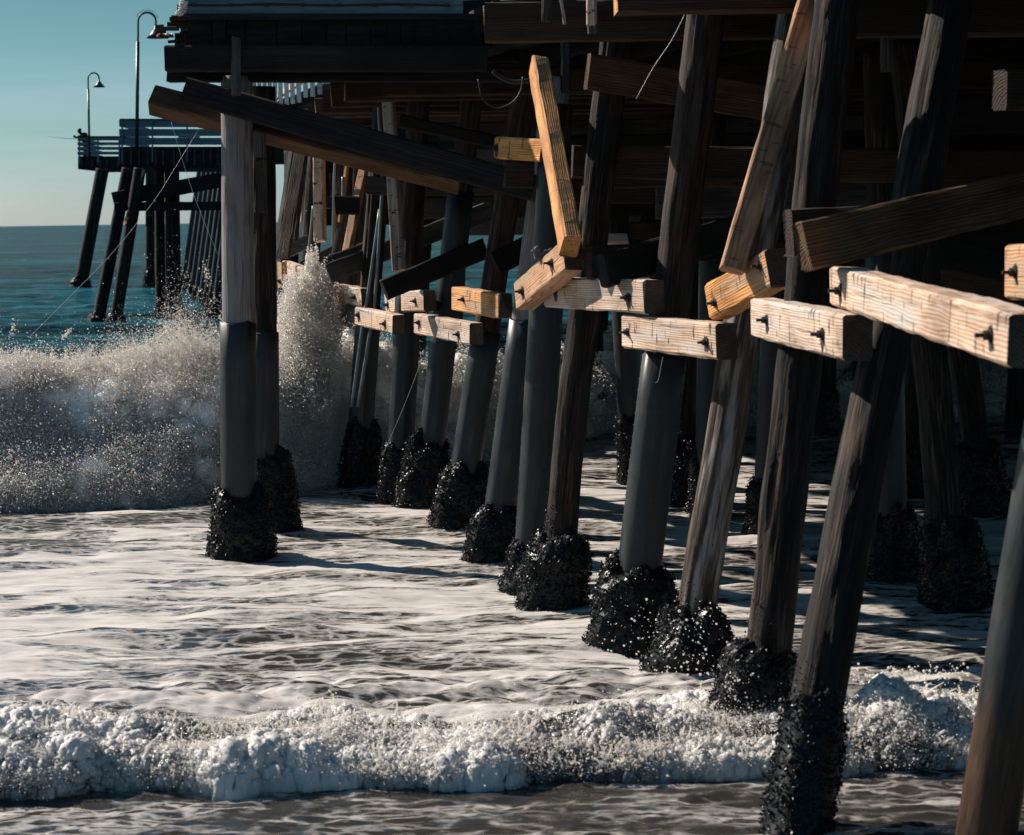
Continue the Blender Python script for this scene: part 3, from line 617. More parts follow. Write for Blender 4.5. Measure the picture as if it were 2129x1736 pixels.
def crust_mesh(x0, x1, rt, rb, seed, fine=1.0, off=(0, 0)):
    """lumpy mussel bed round the axis, from x0 (under water) to x1 (its top)"""
    L = x1 - x0; m = max(14, int(L / .035)); n = 56; xs = np.linspace(x0, x1, m); a = np.linspace(0, 2 * np.pi, n, endpoint=False)
    X, A = np.meshgrid(xs, a, indexing='ij'); T = (X - x0) / L; ca, sa = np.cos(A), np.sin(A)
    topcut = 1 - .16 * (1 + pn(ca * 1.1 + seed, sa * 1.1, 2)) ; T2 = np.clip(T / topcut, 0, 1.2)
    prof = np.interp(T2, [0, .25, .55, .8, .93, 1, 1.2], [1.14, 1.02, .88, .72, .52, .0, -.25])
    R = rt + np.maximum((rb - rt) * prof, .022 * (prof > .02)) + (rb - rt) * (.30 * pn(X * 1.9 + seed, ca * 1.0, sa * 1.0) + .16 * pn(X * 4.5, ca * 2.4 + seed, sa * 2.4) + .10 * pn(X * 11, ca * 6 + seed, sa * 6)) * np.clip(prof * 2.2, 0, 1)
    R = np.where(prof < .06, rt - .05, R)
    ox = off[0] * prof; oy = off[1] * prof
    V = np.stack([X, R * ca + ox, R * sa + oy], -1)
    i = np.arange(m * n).reshape(m, n); j = np.roll(i, -1, 1); F = np.stack([i[:-1], j[:-1], j[1:], i[1:]], -1).reshape(-1, 4)
    # mussels on it
    k = int(3200 * L * rb / .33 * fine); ii = rng.integers(0, m - 1, k); jj = rng.integers(0, n, k)
    P = V[ii, jj] + rng.normal(0, .011, (k, 3)); nn_ = np.stack([0 * ca[ii, jj], ca[ii, jj], sa[ii, jj]], 1); P = P + nn_ * .011; ok = (prof[ii, jj] > .06) & (P[:, 0] > x0 + .1)
    P = P[ok]
    ke = int(300 * rt / .17 * fine); ae = rng.random(ke) * 6.283; top_ = x0 + L * (.80 + .14 * pn(np.cos(ae) * 1.1 + seed, np.sin(ae) * 1.1, 2)); xe = top_ + rng.exponential(.11, ke)
    P = np.concatenate([P, np.stack([xe, (rt - .004) * np.cos(ae), (rt - .004) * np.sin(ae)], 1)]); s = rng.uniform(.009, .021, len(P)); s[-ke:] *= .6; sc = np.stack([s * 1.25, s * .62, s * .5], 1)
    V2, F2 = scatter(OCT_V, OCT_F, P, sc)
    me = mesh_np('mussel_crust', np.concatenate([V.reshape(-1, 3), V2]), [tuple(f) for f in F] + [tuple(f + m * n) for f in F2])
    me.materials.append(M_mussel); return me

PILES = {}
def piling(key, label, bot, top, r, mat, sleeve=None, crust=None, ztop=None, dY=0, group=None, r1=None, ridge=.012, lump=.03, Ybot=None, cat='piling', seams=True, lower=None):
    """bot/top: picture points of the axis at the water and at the head; sleeve (y of its head, y of its foot or None); crust (y of its head, radius)"""
    Bp = wat(*bot) if Ybot is None else at(*bot, Ybot); Tp = at(*top, Bp.y + dY)
    if ztop is not None: Tp = Bp + (Tp - Bp) * ((ztop - Bp.z) / (Tp.z - Bp.z))
    ax = (Tp - Bp).normalized(); foot = Bp - ax * .7; L = (Tp - foot).length
    R = frame(foot, Tp, (0, -1, 0)); e = empty('piling', Matrix.Translation(foot) @ R.to_4x4()); tag(e, label, cat, group)
    def s_at(y):
        lo, hi = 0, L
        for _ in range(40):
            mid = (lo + hi) / 2
            if prj(foot + ax * mid)[1] > y: lo = mid
            else: hi = mid
        return lo
    seed = rng.random() * 50
    if sleeve: lump = min(lump, .012); ridge = min(ridge, .009)
    V, F = shaft_mesh(L, r, r1 or r * .96, ridge, lump, seed); link('shaft', mesh_np('shaft', V, F, True), mat, e)
    if sleeve:
        s1 = s_at(sleeve[0]); s0 = s_at(sleeve[1]) if sleeve[1] else 0
        rs = r + (.024 if seams else .004)
        V, F = shaft_mesh(s1 - s0, rs, rs, 0, .006, seed + 3, 48, .2); b = MB(); nr_ = 48; aa = np.linspace(0, 2 * np.pi, nr_, endpoint=False)
        tp = V[-nr_:]; tp[:, 1:] *= (r + .003) / rs; tp[:, 0] += .045 * pn(np.cos(aa) * 1.6 + seed, np.sin(aa) * 1.6, 3) ; V[-2 * nr_:-nr_, 0] = tp[:, 0] - .012; V[:, 0] += s0; b.add(V, F)
        if seams:
            for a in (math.radians(-112), math.radians(-60), math.radians(75)):
                x = s0 + .1
                while x < s1 - .04:
                    b.sphere((x, rs * math.cos(a), rs * math.sin(a)), .0105, 6, 4); x += .11
        link('sleeve', b.mesh('sleeve', True), M_sleeve, e)
        if lower: e.children[-1].data.materials.clear(); e.children[-1].data.materials.append(stain_mat(s_at(lower)))
    if crust:
        s1 = s_at(crust[0]); link('mussel_crust', crust_mesh(.35, s1, r + .01, crust[1], seed, 1.0 if Bp.y < 32 else .5, crust[2] if len(crust) > 2 else (random.uniform(-.05, .03), random.uniform(-.05, .05))), None, e)
    PILES[key] = (foot, Tp, r); return e

fr_ = 'pilings of the front row'
# the two under the left platform
piling('L1', 'grey bare timber piling with dark sleeve below, leftmost of the big front ones', (497, 1150), (492, 150), .195, M_pileg, sleeve=(671, None), crust=(975, .40), ztop=5.72, lump=.02, ridge=.006)
piling('L2', 'dark sleeved piling right behind the grey leftmost piling', (550, 1100), (546, 165), .17, M_piled, sleeve=(690, None), crust=(895, .33, (0, -.13)), ztop=5.72)
# the front row, from the beach outwards
piling('A0', 'pale grey sleeved piling cut off by the right edge of the picture', (2045, 1760), (2290, 300), .185, M_pile, sleeve=(200, None), ztop=6.1, Ybot=12.6, seams=False, lump=.002, ridge=.0, lower=1450)
piling('A1', 'leaning brown piling nearest the beach, crusted with mussels at its foot', (1642, 1722), (1960, 100), .178, M_piled, crust=(1400, .218), ztop=6.1, ridge=.016, dY=2.6)
piling('A2', 'splintered dark piling just left of the one nearest the beach', (1573, 1530), (1738, 62), .172, M_piled, crust=(1290, .345, (.0, .06)), ztop=6.05, ridge=.018)
piling('A3', 'weathered half bare piling whose wet foot stands in white splash drops', (1425, 1394), (1648, 60), .175, M_pilew, crust=(1225, .38), ztop=6.05, ridge=.016, dY=.8)
piling('A4', 'smooth sleeved piling with a reddish wooden upper part, under the longest lit board', (1310, 1334), (1468, 22), .185, M_pile, sleeve=(735, None), crust=(1120, .40), ztop=6.05, ridge=.014)
piling('A5', 'rough wooden piling without sleeve beside a seamed pale sleeve', (1146, 1260), (1284, 45), .165, M_piled, crust=(1060, .36), ztop=6.05, ridge=.016)
piling('A6', 'sleeved piling with a dotted seam, left against the rough wooden piling', (1100, 1216), (1156, 300), .16, M_piled, sleeve=(316, None), crust=(1090, .36), ztop=5.2)
piling('A7', 'leaning piling with a pale bare edge above its dark sleeve', (1026, 1163), (1140, 300), .165, M_pileg, sleeve=(668, None), crust=(1022, .34), ztop=5.6, lump=.02)
piling('A8', 'leaning sleeved piling below the board with the cross shaped bolt', (948, 1093), (1092, 170), .17, M_pile, sleeve=(690, None), crust=(930, .36), ztop=5.7)
piling('A9', 'sleeved piling with a bulky crust, crossed by the long dark brace at mid height', (882, 1052), (982, 190), .16, M_pile, sleeve=(400, None), crust=(875, .36), ztop=5.7)
piling('A10', 'upright brown piling sleeved at its foot, behind the pointed dark brace', (827, 1040), (871, 190), .165, M_pile, sleeve=(580, None), crust=(880, .30), ztop=5.7)
piling('A11', 'rough piling strapped with two thin pipes, its crust notched on the right', (740, 1014), (800, 190), .165, M_piled, sleeve=(640, None), crust=(845, .30), ztop=5.7)
piling('A12', 'dark ragged piling wrapped in mussels where the plume breaks', (708, 905), (752, 300), .17, M_piled, sleeve=(600, 800), crust=(655, .25), ztop=5.7)
# deeper in
g2 = 'pilings deep in the shade'
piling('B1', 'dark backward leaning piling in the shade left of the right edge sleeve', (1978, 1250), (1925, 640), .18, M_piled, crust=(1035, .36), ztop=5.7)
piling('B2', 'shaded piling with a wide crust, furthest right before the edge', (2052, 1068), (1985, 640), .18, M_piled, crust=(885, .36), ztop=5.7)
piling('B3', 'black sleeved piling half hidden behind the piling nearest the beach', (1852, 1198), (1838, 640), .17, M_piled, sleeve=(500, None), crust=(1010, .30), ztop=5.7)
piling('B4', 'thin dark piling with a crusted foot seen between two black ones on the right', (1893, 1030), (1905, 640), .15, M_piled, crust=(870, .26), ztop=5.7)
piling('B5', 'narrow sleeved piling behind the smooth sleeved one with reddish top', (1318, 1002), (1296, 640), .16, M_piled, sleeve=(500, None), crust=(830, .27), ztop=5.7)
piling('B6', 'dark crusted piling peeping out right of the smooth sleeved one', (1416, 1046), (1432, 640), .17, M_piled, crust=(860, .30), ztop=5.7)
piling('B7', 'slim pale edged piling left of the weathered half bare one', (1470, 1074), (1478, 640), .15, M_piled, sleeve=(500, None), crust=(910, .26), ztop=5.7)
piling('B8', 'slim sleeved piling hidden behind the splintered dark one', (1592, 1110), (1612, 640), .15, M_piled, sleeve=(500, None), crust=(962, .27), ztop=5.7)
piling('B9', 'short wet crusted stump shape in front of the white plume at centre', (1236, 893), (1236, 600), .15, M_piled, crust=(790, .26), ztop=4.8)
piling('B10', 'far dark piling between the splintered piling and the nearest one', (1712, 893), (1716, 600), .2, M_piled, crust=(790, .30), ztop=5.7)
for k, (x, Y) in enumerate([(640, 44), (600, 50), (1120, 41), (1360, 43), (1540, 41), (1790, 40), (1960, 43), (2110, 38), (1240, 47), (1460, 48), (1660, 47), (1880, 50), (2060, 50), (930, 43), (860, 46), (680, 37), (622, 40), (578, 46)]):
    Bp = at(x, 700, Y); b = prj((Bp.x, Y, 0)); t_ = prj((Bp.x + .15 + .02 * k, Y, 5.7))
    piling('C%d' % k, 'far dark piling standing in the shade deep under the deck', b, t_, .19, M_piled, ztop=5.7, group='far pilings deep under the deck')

lit = (-.93, -.36, 0)
def pt(name, label, cat, a, b, h, t, facing, mat, **k):
    return timber(name, label, cat, at(*a), at(*b), h, t, facing, mat, **k)
cb = 'sunlit collar boards bolted to the front pilings'
two = ((-.86, .0), (.80, -.08))
# a, b: (x, y, depth) of the middle of the visible face at either end
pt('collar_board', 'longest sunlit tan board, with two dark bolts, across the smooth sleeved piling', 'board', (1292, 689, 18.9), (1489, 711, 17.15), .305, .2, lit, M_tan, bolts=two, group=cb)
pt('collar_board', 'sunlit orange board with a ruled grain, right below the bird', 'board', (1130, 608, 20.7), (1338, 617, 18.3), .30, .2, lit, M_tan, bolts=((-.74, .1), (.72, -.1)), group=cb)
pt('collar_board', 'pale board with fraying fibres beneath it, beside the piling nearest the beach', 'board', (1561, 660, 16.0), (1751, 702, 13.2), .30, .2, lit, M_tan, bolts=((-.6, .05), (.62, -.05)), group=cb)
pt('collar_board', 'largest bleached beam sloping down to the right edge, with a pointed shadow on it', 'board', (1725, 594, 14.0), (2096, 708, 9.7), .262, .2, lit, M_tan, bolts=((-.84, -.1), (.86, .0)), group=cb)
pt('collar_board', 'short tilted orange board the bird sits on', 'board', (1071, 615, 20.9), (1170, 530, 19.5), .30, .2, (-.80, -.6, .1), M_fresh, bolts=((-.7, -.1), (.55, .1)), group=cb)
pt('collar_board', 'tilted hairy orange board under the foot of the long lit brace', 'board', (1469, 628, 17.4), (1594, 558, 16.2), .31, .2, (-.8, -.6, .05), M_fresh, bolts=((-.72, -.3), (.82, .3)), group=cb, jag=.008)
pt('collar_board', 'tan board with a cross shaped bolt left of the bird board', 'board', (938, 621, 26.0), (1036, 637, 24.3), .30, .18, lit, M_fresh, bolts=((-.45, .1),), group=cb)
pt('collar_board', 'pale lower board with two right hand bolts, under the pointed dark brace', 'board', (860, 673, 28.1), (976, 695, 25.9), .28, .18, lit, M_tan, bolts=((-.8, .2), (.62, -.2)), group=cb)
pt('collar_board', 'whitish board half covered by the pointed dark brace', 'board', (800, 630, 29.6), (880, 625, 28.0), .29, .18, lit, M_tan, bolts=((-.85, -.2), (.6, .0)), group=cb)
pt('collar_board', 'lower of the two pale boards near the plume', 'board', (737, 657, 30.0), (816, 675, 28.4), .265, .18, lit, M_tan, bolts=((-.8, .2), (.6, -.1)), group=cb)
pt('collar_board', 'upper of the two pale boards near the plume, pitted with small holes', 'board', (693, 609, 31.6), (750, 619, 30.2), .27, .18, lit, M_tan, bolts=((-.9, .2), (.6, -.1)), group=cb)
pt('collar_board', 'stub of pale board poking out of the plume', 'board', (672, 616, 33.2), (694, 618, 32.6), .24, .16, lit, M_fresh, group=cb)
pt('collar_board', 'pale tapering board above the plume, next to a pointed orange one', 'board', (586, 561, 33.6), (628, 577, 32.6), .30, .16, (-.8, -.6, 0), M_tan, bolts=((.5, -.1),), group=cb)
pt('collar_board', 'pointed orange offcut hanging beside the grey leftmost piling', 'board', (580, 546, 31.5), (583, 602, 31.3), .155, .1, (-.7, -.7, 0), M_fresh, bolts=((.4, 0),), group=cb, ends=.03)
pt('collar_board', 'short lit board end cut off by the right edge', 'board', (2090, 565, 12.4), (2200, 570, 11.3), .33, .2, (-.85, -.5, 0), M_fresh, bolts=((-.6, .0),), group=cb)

# long sunlit braces
pt('diagonal_brace', 'sunlit square brace leaning down right, a shadow band near its top', 'brace', (1124, 116, 21.6), (1192, 492, 19.2), .175, .24, (.2, -.5, .85), M_orange, bolts=(), group='sunlit timber braces', ends=.012)
pt('diagonal_brace', 'long sunlit brace leaning up right to the top edge', 'brace', (1524, 556, 16.4), (1712, -90, 16.9), .20, .22, (.12, -.80, .58), M_orange, group='sunlit timber braces', ends=.012)
gb = 'dark diagonal braces facing the beach'
dk = (.05, -1, 0)
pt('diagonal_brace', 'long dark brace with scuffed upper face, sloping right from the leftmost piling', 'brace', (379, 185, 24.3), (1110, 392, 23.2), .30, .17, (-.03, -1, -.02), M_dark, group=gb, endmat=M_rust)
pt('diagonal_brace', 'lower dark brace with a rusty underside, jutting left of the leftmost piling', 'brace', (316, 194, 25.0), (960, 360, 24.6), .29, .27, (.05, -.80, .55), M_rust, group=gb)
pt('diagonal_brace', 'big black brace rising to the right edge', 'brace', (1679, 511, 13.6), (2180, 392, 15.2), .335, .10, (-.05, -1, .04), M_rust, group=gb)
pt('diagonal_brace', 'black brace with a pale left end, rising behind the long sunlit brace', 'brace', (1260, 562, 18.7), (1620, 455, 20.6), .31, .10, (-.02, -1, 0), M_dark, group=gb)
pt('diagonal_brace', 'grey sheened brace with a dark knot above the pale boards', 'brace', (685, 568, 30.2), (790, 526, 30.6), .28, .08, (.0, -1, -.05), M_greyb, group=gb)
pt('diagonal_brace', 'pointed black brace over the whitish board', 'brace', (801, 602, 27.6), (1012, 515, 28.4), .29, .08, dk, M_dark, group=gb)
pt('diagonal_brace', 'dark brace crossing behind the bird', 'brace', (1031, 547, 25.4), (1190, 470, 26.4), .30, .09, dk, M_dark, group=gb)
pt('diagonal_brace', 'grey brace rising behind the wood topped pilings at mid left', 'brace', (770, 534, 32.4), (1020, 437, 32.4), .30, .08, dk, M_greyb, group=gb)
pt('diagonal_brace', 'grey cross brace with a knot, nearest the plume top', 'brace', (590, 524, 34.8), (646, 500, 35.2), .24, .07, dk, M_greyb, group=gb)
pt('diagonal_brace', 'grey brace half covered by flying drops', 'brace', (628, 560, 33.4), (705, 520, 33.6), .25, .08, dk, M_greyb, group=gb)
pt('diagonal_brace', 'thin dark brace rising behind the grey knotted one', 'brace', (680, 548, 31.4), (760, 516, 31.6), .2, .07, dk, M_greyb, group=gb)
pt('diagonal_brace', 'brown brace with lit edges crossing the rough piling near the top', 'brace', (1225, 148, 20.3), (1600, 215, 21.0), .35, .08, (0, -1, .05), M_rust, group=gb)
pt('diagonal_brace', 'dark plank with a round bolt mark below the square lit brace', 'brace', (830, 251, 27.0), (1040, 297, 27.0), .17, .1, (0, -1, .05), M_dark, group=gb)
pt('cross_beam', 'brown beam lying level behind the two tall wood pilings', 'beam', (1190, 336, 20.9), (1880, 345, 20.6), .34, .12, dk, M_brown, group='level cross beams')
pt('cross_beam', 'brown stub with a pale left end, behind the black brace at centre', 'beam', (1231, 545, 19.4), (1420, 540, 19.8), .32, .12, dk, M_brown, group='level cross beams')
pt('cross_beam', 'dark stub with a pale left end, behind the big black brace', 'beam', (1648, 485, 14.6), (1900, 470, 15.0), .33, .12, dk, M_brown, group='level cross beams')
pt('cross_beam', 'orange ended block at the right edge', 'beam', (2092, 186, 14.0), (2260, 186, 14.4), .27, .14, (-.1, -1, 0), M_brown, group='level cross beams')
pt('timber_block', 'yellowish sawn block left of the square lit brace', 'block', (1027, 307, 22.6), (1122, 313, 21.6), .24, .16, (-.55, -.8, 0), M_fresh, bolts=((-.9, .0),))
pt('timber_block', 'brown stub below the yellowish sawn block', 'block', (1053, 363, 22.2), (1110, 364, 22.2), .29, .14, dk, M_brown)
pt('timber_block', 'small dark block with a lit left edge, in front of the leaning lit planks', 'block', (695, 426, 31.6), (745, 428, 31.6), .29, .14, dk, M_dark)
pt('timber_block', 'weathered block with a white left edge beside the thin pipes', 'block', (760, 385, 29.8), (812, 387, 29.8), .26, .12, dk, M_greyb)
pt('timber_block', 'pale block hung at the back of the leftmost piling', 'block', (538, 277, 24.5), (540, 327, 24.5), .14, .1, dk, M_greyb)
pt('timber_block', 'scuffed block with a light lower part behind the leftmost piling', 'block', (541, 332, 24.7), (541, 440, 24.7), .15, .1, dk, M_greyb)
pt('timber_block', 'small sunlit nailer behind the bird board', 'block', (1263, 494, 23.0), (1304, 494, 23.0), .12, .1, (-.3, -.9, .5), M_tan)

# upright lit planks at mid left
gp = 'upright planks at mid left'
pt('upright_plank', 'sunlit square post with swirling grain', 'plank', (661, 500, 33.0), (659, 300, 33.4), .17, .16, (-.30, -.88, .35), M_tan, group=gp)
pt('upright_plank', 'sunlit rough post beside the bent pipes', 'plank', (825, 560, 28.2), (803, 200, 29.0), .16, .15, (-.30, -.88, .35), M_tan, group=gp)
pt('upright_plank', 'leaning sunlit plank below the small dark block', 'plank', (716, 528, 31.9), (756, 330, 32.6), .15, .1, (-.5, -.85, .1), M_fresh, group=gp)
pt('upright_plank', 'brown plank with an orange edge leaning by the grey piling', 'plank', (586, 535, 33.0), (626, 300, 33.6), .24, .06, (-.4, -.9, .0), M_brown, group=gp)
pt('upright_plank', 'narrow plank with a lit left side, second from the grey piling', 'plank', (572, 520, 34.4), (606, 300, 35.0), .12, .06, (-.6, -.8, .0), M_greyb, group=gp)
pt('upright_plank', 'thin reddish pole edge left of the square post', 'plank', (610, 500, 34.8), (632, 300, 35.4), .08, .08, (-.6, -.8, 0), M_brown, group=gp)
pt('upright_plank', 'reddish leaning pole above a short pipe', 'plank', (704, 460, 33.2), (724, 300, 33.4), .07, .07, (-.6, -.8, 0), M_fresh, group=gp)
pt('upright_plank', 'grey facing plank nailed high on the leftmost piling', 'plank', (490, 198, 23.8), (490, 79, 23.8), .10, .04, (0, -1, 0), M_greyb)
pt('upright_plank', 'dark hanging plank under the top edge, left of the thin white stick', 'plank', (1136, 44, 19.2), (1136, -70, 19.2), .09, .04, dk, M_greyb, group='hanging planks at the top')
pt('upright_plank', 'sunlit hanging plank with grooves at the top edge', 'plank', (1228, 50, 19.0), (1228, -70, 19.0), .10, .04, (-.35, -.9, .1), M_tan, group='hanging planks at the top')
pt('upright_plank', 'short pale tongue below the grooved hanging plank', 'plank', (1231, 70, 19.2), (1229, 30, 19.2), .10, .04, (-.35, -.9, .1), M_greyb, group='hanging planks at the top')
pt('upright_plank', 'thin white stick slanting at the top edge', 'plank', (1171, 50, 18.8), (1155, -60, 18.8), .03, .03, (-.5, -.8, .2), M_tan, group='hanging planks at the top')
pt('upright_plank', 'dark steel coloured strap hanging behind the square brace', 'strap', (1175, 190, 21.4), (1176, -40, 21.4), .10, .03, dk, M_sleeve)
pt('upright_plank', 'pale hanging board between the black pilings at upper right', 'plank', (1842, 148, 17.5), (1842, 60, 17.5), .10, .04, (-.2, -.95, .1), M_greyb)
pt('upright_plank', 'narrow plank end with an orange edge beside the splintered piling', 'plank', (1661, 330, 16.6), (1664, 238, 16.6), .04, .05, (-.6, -.8, 0), M_fresh)

# cap beams across the deck, their sunlit ends painted in by brighter fresh-fir colour
gc = 'cap beams carrying the deck'
caps = [('cap beam with the largest lit end, at top centre', 1008, 45, 19.6, .37, 16), ('cap beam just under the top edge right of centre', 1280, -18, 17.3, .35, 14),
        ('cap beam between the two rightmost tall pilings', 1707, 28, 16.4, .36, 9), ('nearest of the small stepped cap beams under the platform', 797, 172, 25.6, .33, 14),
        ('second of the small stepped cap beams', 716, 184, 27.4, .34, 14), ('third of the small stepped cap beams, with a round mark', 690, 197, 29.8, .35, 15),
        ('fourth of the small stepped cap beams', 672, 212, 32.2, .36, 15), ('fifth of the small stepped cap beams', 655, 224, 34.8, .33, 15), ('furthest small stepped cap beam, beside the pale slats', 633, 245, 38.5, .34, 17)]
for lb, x, y, Y, h, ln in caps:
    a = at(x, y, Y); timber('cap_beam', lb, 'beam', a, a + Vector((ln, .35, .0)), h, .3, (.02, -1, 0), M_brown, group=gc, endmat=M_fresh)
# boards and girts in the shade that close the view through
gi = 'bracing boards deep in the shade'
r2 = random.Random(5)
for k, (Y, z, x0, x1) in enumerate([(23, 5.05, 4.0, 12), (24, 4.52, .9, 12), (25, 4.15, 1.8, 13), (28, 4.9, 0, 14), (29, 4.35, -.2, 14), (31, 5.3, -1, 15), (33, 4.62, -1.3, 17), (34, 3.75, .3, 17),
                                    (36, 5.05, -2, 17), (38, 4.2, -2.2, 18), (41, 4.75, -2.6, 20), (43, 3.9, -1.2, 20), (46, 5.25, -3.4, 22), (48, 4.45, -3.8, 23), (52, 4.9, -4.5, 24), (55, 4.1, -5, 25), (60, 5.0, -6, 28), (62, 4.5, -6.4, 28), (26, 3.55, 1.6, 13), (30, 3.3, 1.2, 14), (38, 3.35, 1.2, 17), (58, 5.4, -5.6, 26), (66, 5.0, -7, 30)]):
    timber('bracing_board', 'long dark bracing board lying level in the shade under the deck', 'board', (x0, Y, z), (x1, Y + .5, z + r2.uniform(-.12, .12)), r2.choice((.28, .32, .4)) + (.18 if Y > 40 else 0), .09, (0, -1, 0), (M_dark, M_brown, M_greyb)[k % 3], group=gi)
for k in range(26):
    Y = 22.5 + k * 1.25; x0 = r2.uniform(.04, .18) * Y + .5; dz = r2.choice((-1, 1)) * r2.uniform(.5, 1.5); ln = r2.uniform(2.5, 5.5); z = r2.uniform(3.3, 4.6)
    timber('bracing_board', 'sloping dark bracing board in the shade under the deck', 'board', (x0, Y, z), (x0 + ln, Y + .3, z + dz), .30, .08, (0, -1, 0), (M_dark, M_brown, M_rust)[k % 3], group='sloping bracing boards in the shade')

# ------------------------------------------------------------------ decks
def poly_slab(b, pts, z0, z1):
    n = len(pts); V = [(x, y, z0) for x, y in pts] + [(x, y, z1) for x, y in pts]
    b.add(V, [tuple(range(n))[::-1], tuple(range(n, 2 * n))] + [(i, (i + 1) % n, n + (i + 1) % n, n + i) for i in range(n)])
deck = empty('pier_deck', Matrix.Translation((0, 30, 6.1))); tag(deck, 'dark planked pier deck roofing the crowded pilings', 'deck')
def dch(name, b, mat): return link(name, b.mesh(name), mat, deck)
AXF = lambda Y: 2.15 - .237 * (Y - 13.4) if Y < 45 else 2.15 - .237 * 31.6 - .13 * (Y - 45)
AX = lambda Y: AXF(Y) + .85 * (Y < 23)
b = MB(); y = 8.0
while y < 84:                                            # transverse deck planks with small gaps
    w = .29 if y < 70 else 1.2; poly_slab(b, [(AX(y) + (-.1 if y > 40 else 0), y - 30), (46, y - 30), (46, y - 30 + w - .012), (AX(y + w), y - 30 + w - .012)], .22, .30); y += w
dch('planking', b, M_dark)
b = MB()
for k in range(24):
    x = .35 + k * 1.1
    b.bar((AX(9) + x, 9 - 30, .10), (AX(45) + x, 45 - 30, .10), .12, .235)
dch('stringers', b, M_dark)

# ------------------------------------------------------------------ the platform over the leftmost pilings
def px_box(b, x0, y0, x1, y1, Y, depth):
    """box whose front face fills the picture rectangle at depth Y"""
    p = [at(x0, y0, Y), at(x1, y0, Y), at(x1, y1, Y), at(x0, y1, Y)]; V = [tuple(q) for q in p] + [(q.x, q.y + depth, q.z) for q in p]
    b.add(V, [(3, 2, 1, 0), (4, 5, 6, 7), (0, 1, 5, 4), (1, 2, 6, 5), (2, 3, 7, 6), (3, 0, 4, 7)])
plat = empty('pier_platform', Matrix.Translation(at(500, 165, 27))); tag(plat, 'dark timber platform with blue grey siding, jutting out over the leftmost pilings', 'platform')
def pch(name, b, mat, local=None):
    me = b.mesh(name); me.transform(Matrix.Translation(-plat.location)); return link(name, me, mat, plat)
def pbeam(name, a, bq, h, t, mat):
    o = timber(name, None, None, Vector(a), Vector(bq), h, t, (0, -1, 0), mat); m = o.matrix_world.copy(); o.parent = plat; o.matrix_parent_inverse = Matrix.Translation(-plat.location); o.matrix_world = m; return o
pbeam('facing_beam', at(343, 121, 24.0), at(1012, 121, 23.9), .295, .22, M_dark)
pbeam('ledger', at(347, 158, 24.5), at(1040, 158, 24.4), .125, .3, M_dark)
b = MB(); x = 390
while x < 1000:
    w = random.choice((28, 34, 40, 52, 66)); px_box(b, x, 41, min(x + w - 2, 1000), 94, 24.1 + random.choice((0, .03, .05)), .1); x += w
pch('blocking', b, M_dark)
b = MB(); px_box(b, 388, 29, 1002, 40.5, 23.98, .3); pch('sill', b, M_dark)
b = MB(); px_box(b, 376, -190, 962, 12, 24.05, .05); px_box(b, 374, 13, 962, 28.5, 24.02, .08); pch('siding', b, M_blue)
b = MB(); b.tube([at(376 + k * 20, 10 + 1.5 * math.sin(k * .5), 24.0) for k in range(29)], .012, 6)
for k in range(8): px_box(b, 400 + 75 * k, 7, 408 + 75 * k, 14, 23.98, .03)
pch('conduit', b, M_iron)
b = MB()
for (x0, y0, x1, y1, Y) in ((356, 32, 392, 43, 24.15), (347, 46, 392, 55, 24.2), (352, 35.5, 356.5, 44, 24.1), (363, 69, 372, 95, 24.35), (373, 66, 380, 95, 24.3), (381, 64, 388, 95, 24.25)): px_box(b, x0, y0, x1, y1, Y, .25)
pch('plank_end', b, M_brown)
b = MB()
p0 = at(352, 60, 24.4); q0 = at(1040, 30, 24.4)
poly_slab(b, [(p0.x + .1, 24.4), (q0.x, 24.4), (q0.x, 31.5), (p0.x - .9, 31.5)], p0.z + .16, p0.z + .28); pch('planking', b, M_dark)
for Y in (26.3, 28.6, 31.0): pbeam('joist', Vector((p0.x, Y, 6.30)), Vector((q0.x + .2, Y, 6.30)), .3, .2, M_dark)
b = MB()
for k in range(7): px_box(b, 342 - k * 2.2, 61 + .6 * k, 344 - k * 2.2, 69, 24.1, .05)
b.tube([at(326, 62, 24.1), at(345, 60, 24.1), at(372, 60, 24.1)], .025, 8); b.tube([at(326, 57, 24.1), at(340, 56, 24.1)], .03, 8); b.tube([at(349, 87.5, 24.2), at(366, 86, 24.2)], .018, 8)
pch('pipe_bracket', b, M_iron)
# red and white cloth sagging under the bracket
V = []; F = []
for i in range(13):
    for j in range(5):
        x = 327 + 33 * i / 12; V.append(tuple(at(x, 70 + 9 * j / 4 * (1 - .25 * i / 12) + 2.2 * math.sin(math.pi * i / 12) * (j / 4), 24.2 + .06 * math.sin(i * 1.3 + j))))
F = [(i * 5 + j, (i + 1) * 5 + j, (i + 1) * 5 + j + 1, i * 5 + j + 1) for i in range(12) for j in range(4)]
me = mesh_np('cloth', np.array(V), F, True)
M_red = plain('red_cloth', (.16, .025, .03), .85, .2, .3, 20); M_white = plain('white_cloth', (.62, .58, .55), .85, .2, .15, 20)
cl = link('cloth', me, M_white); me.materials.append(M_red); tag(cl, 'small red and white cloth sagging under the platform corner', 'cloth')
for f in me.polygons: f.material_index = 1 if (f.index % 4) in (2, 3) or f.index // 4 < 4 else 0
sol = cl.modifiers.new('thick', 'SOLIDIFY'); sol.thickness = .012
# pale coiled rope on the corner
b = MB()
for k in range(8):
    c = at(383 - k * .9 - (k > 5) * 3, 5 + k * 3.6, 24.0); b.tube([c + Vector((math.cos(a) * .045, math.sin(a) * .045, .012 * math.sin(a * 2 + k))) for a in np.linspace(0, 6.3, 11)], .009, 6)
b.tube([at(380, -30, 24), at(382, 0, 24.02), at(379, 16, 24), at(376, 33, 24.02)], .014, 6)
tag(link('rope', b.mesh('rope', True), M_white), 'pale knotted rope hanging at the upper left platform corner', 'rope')

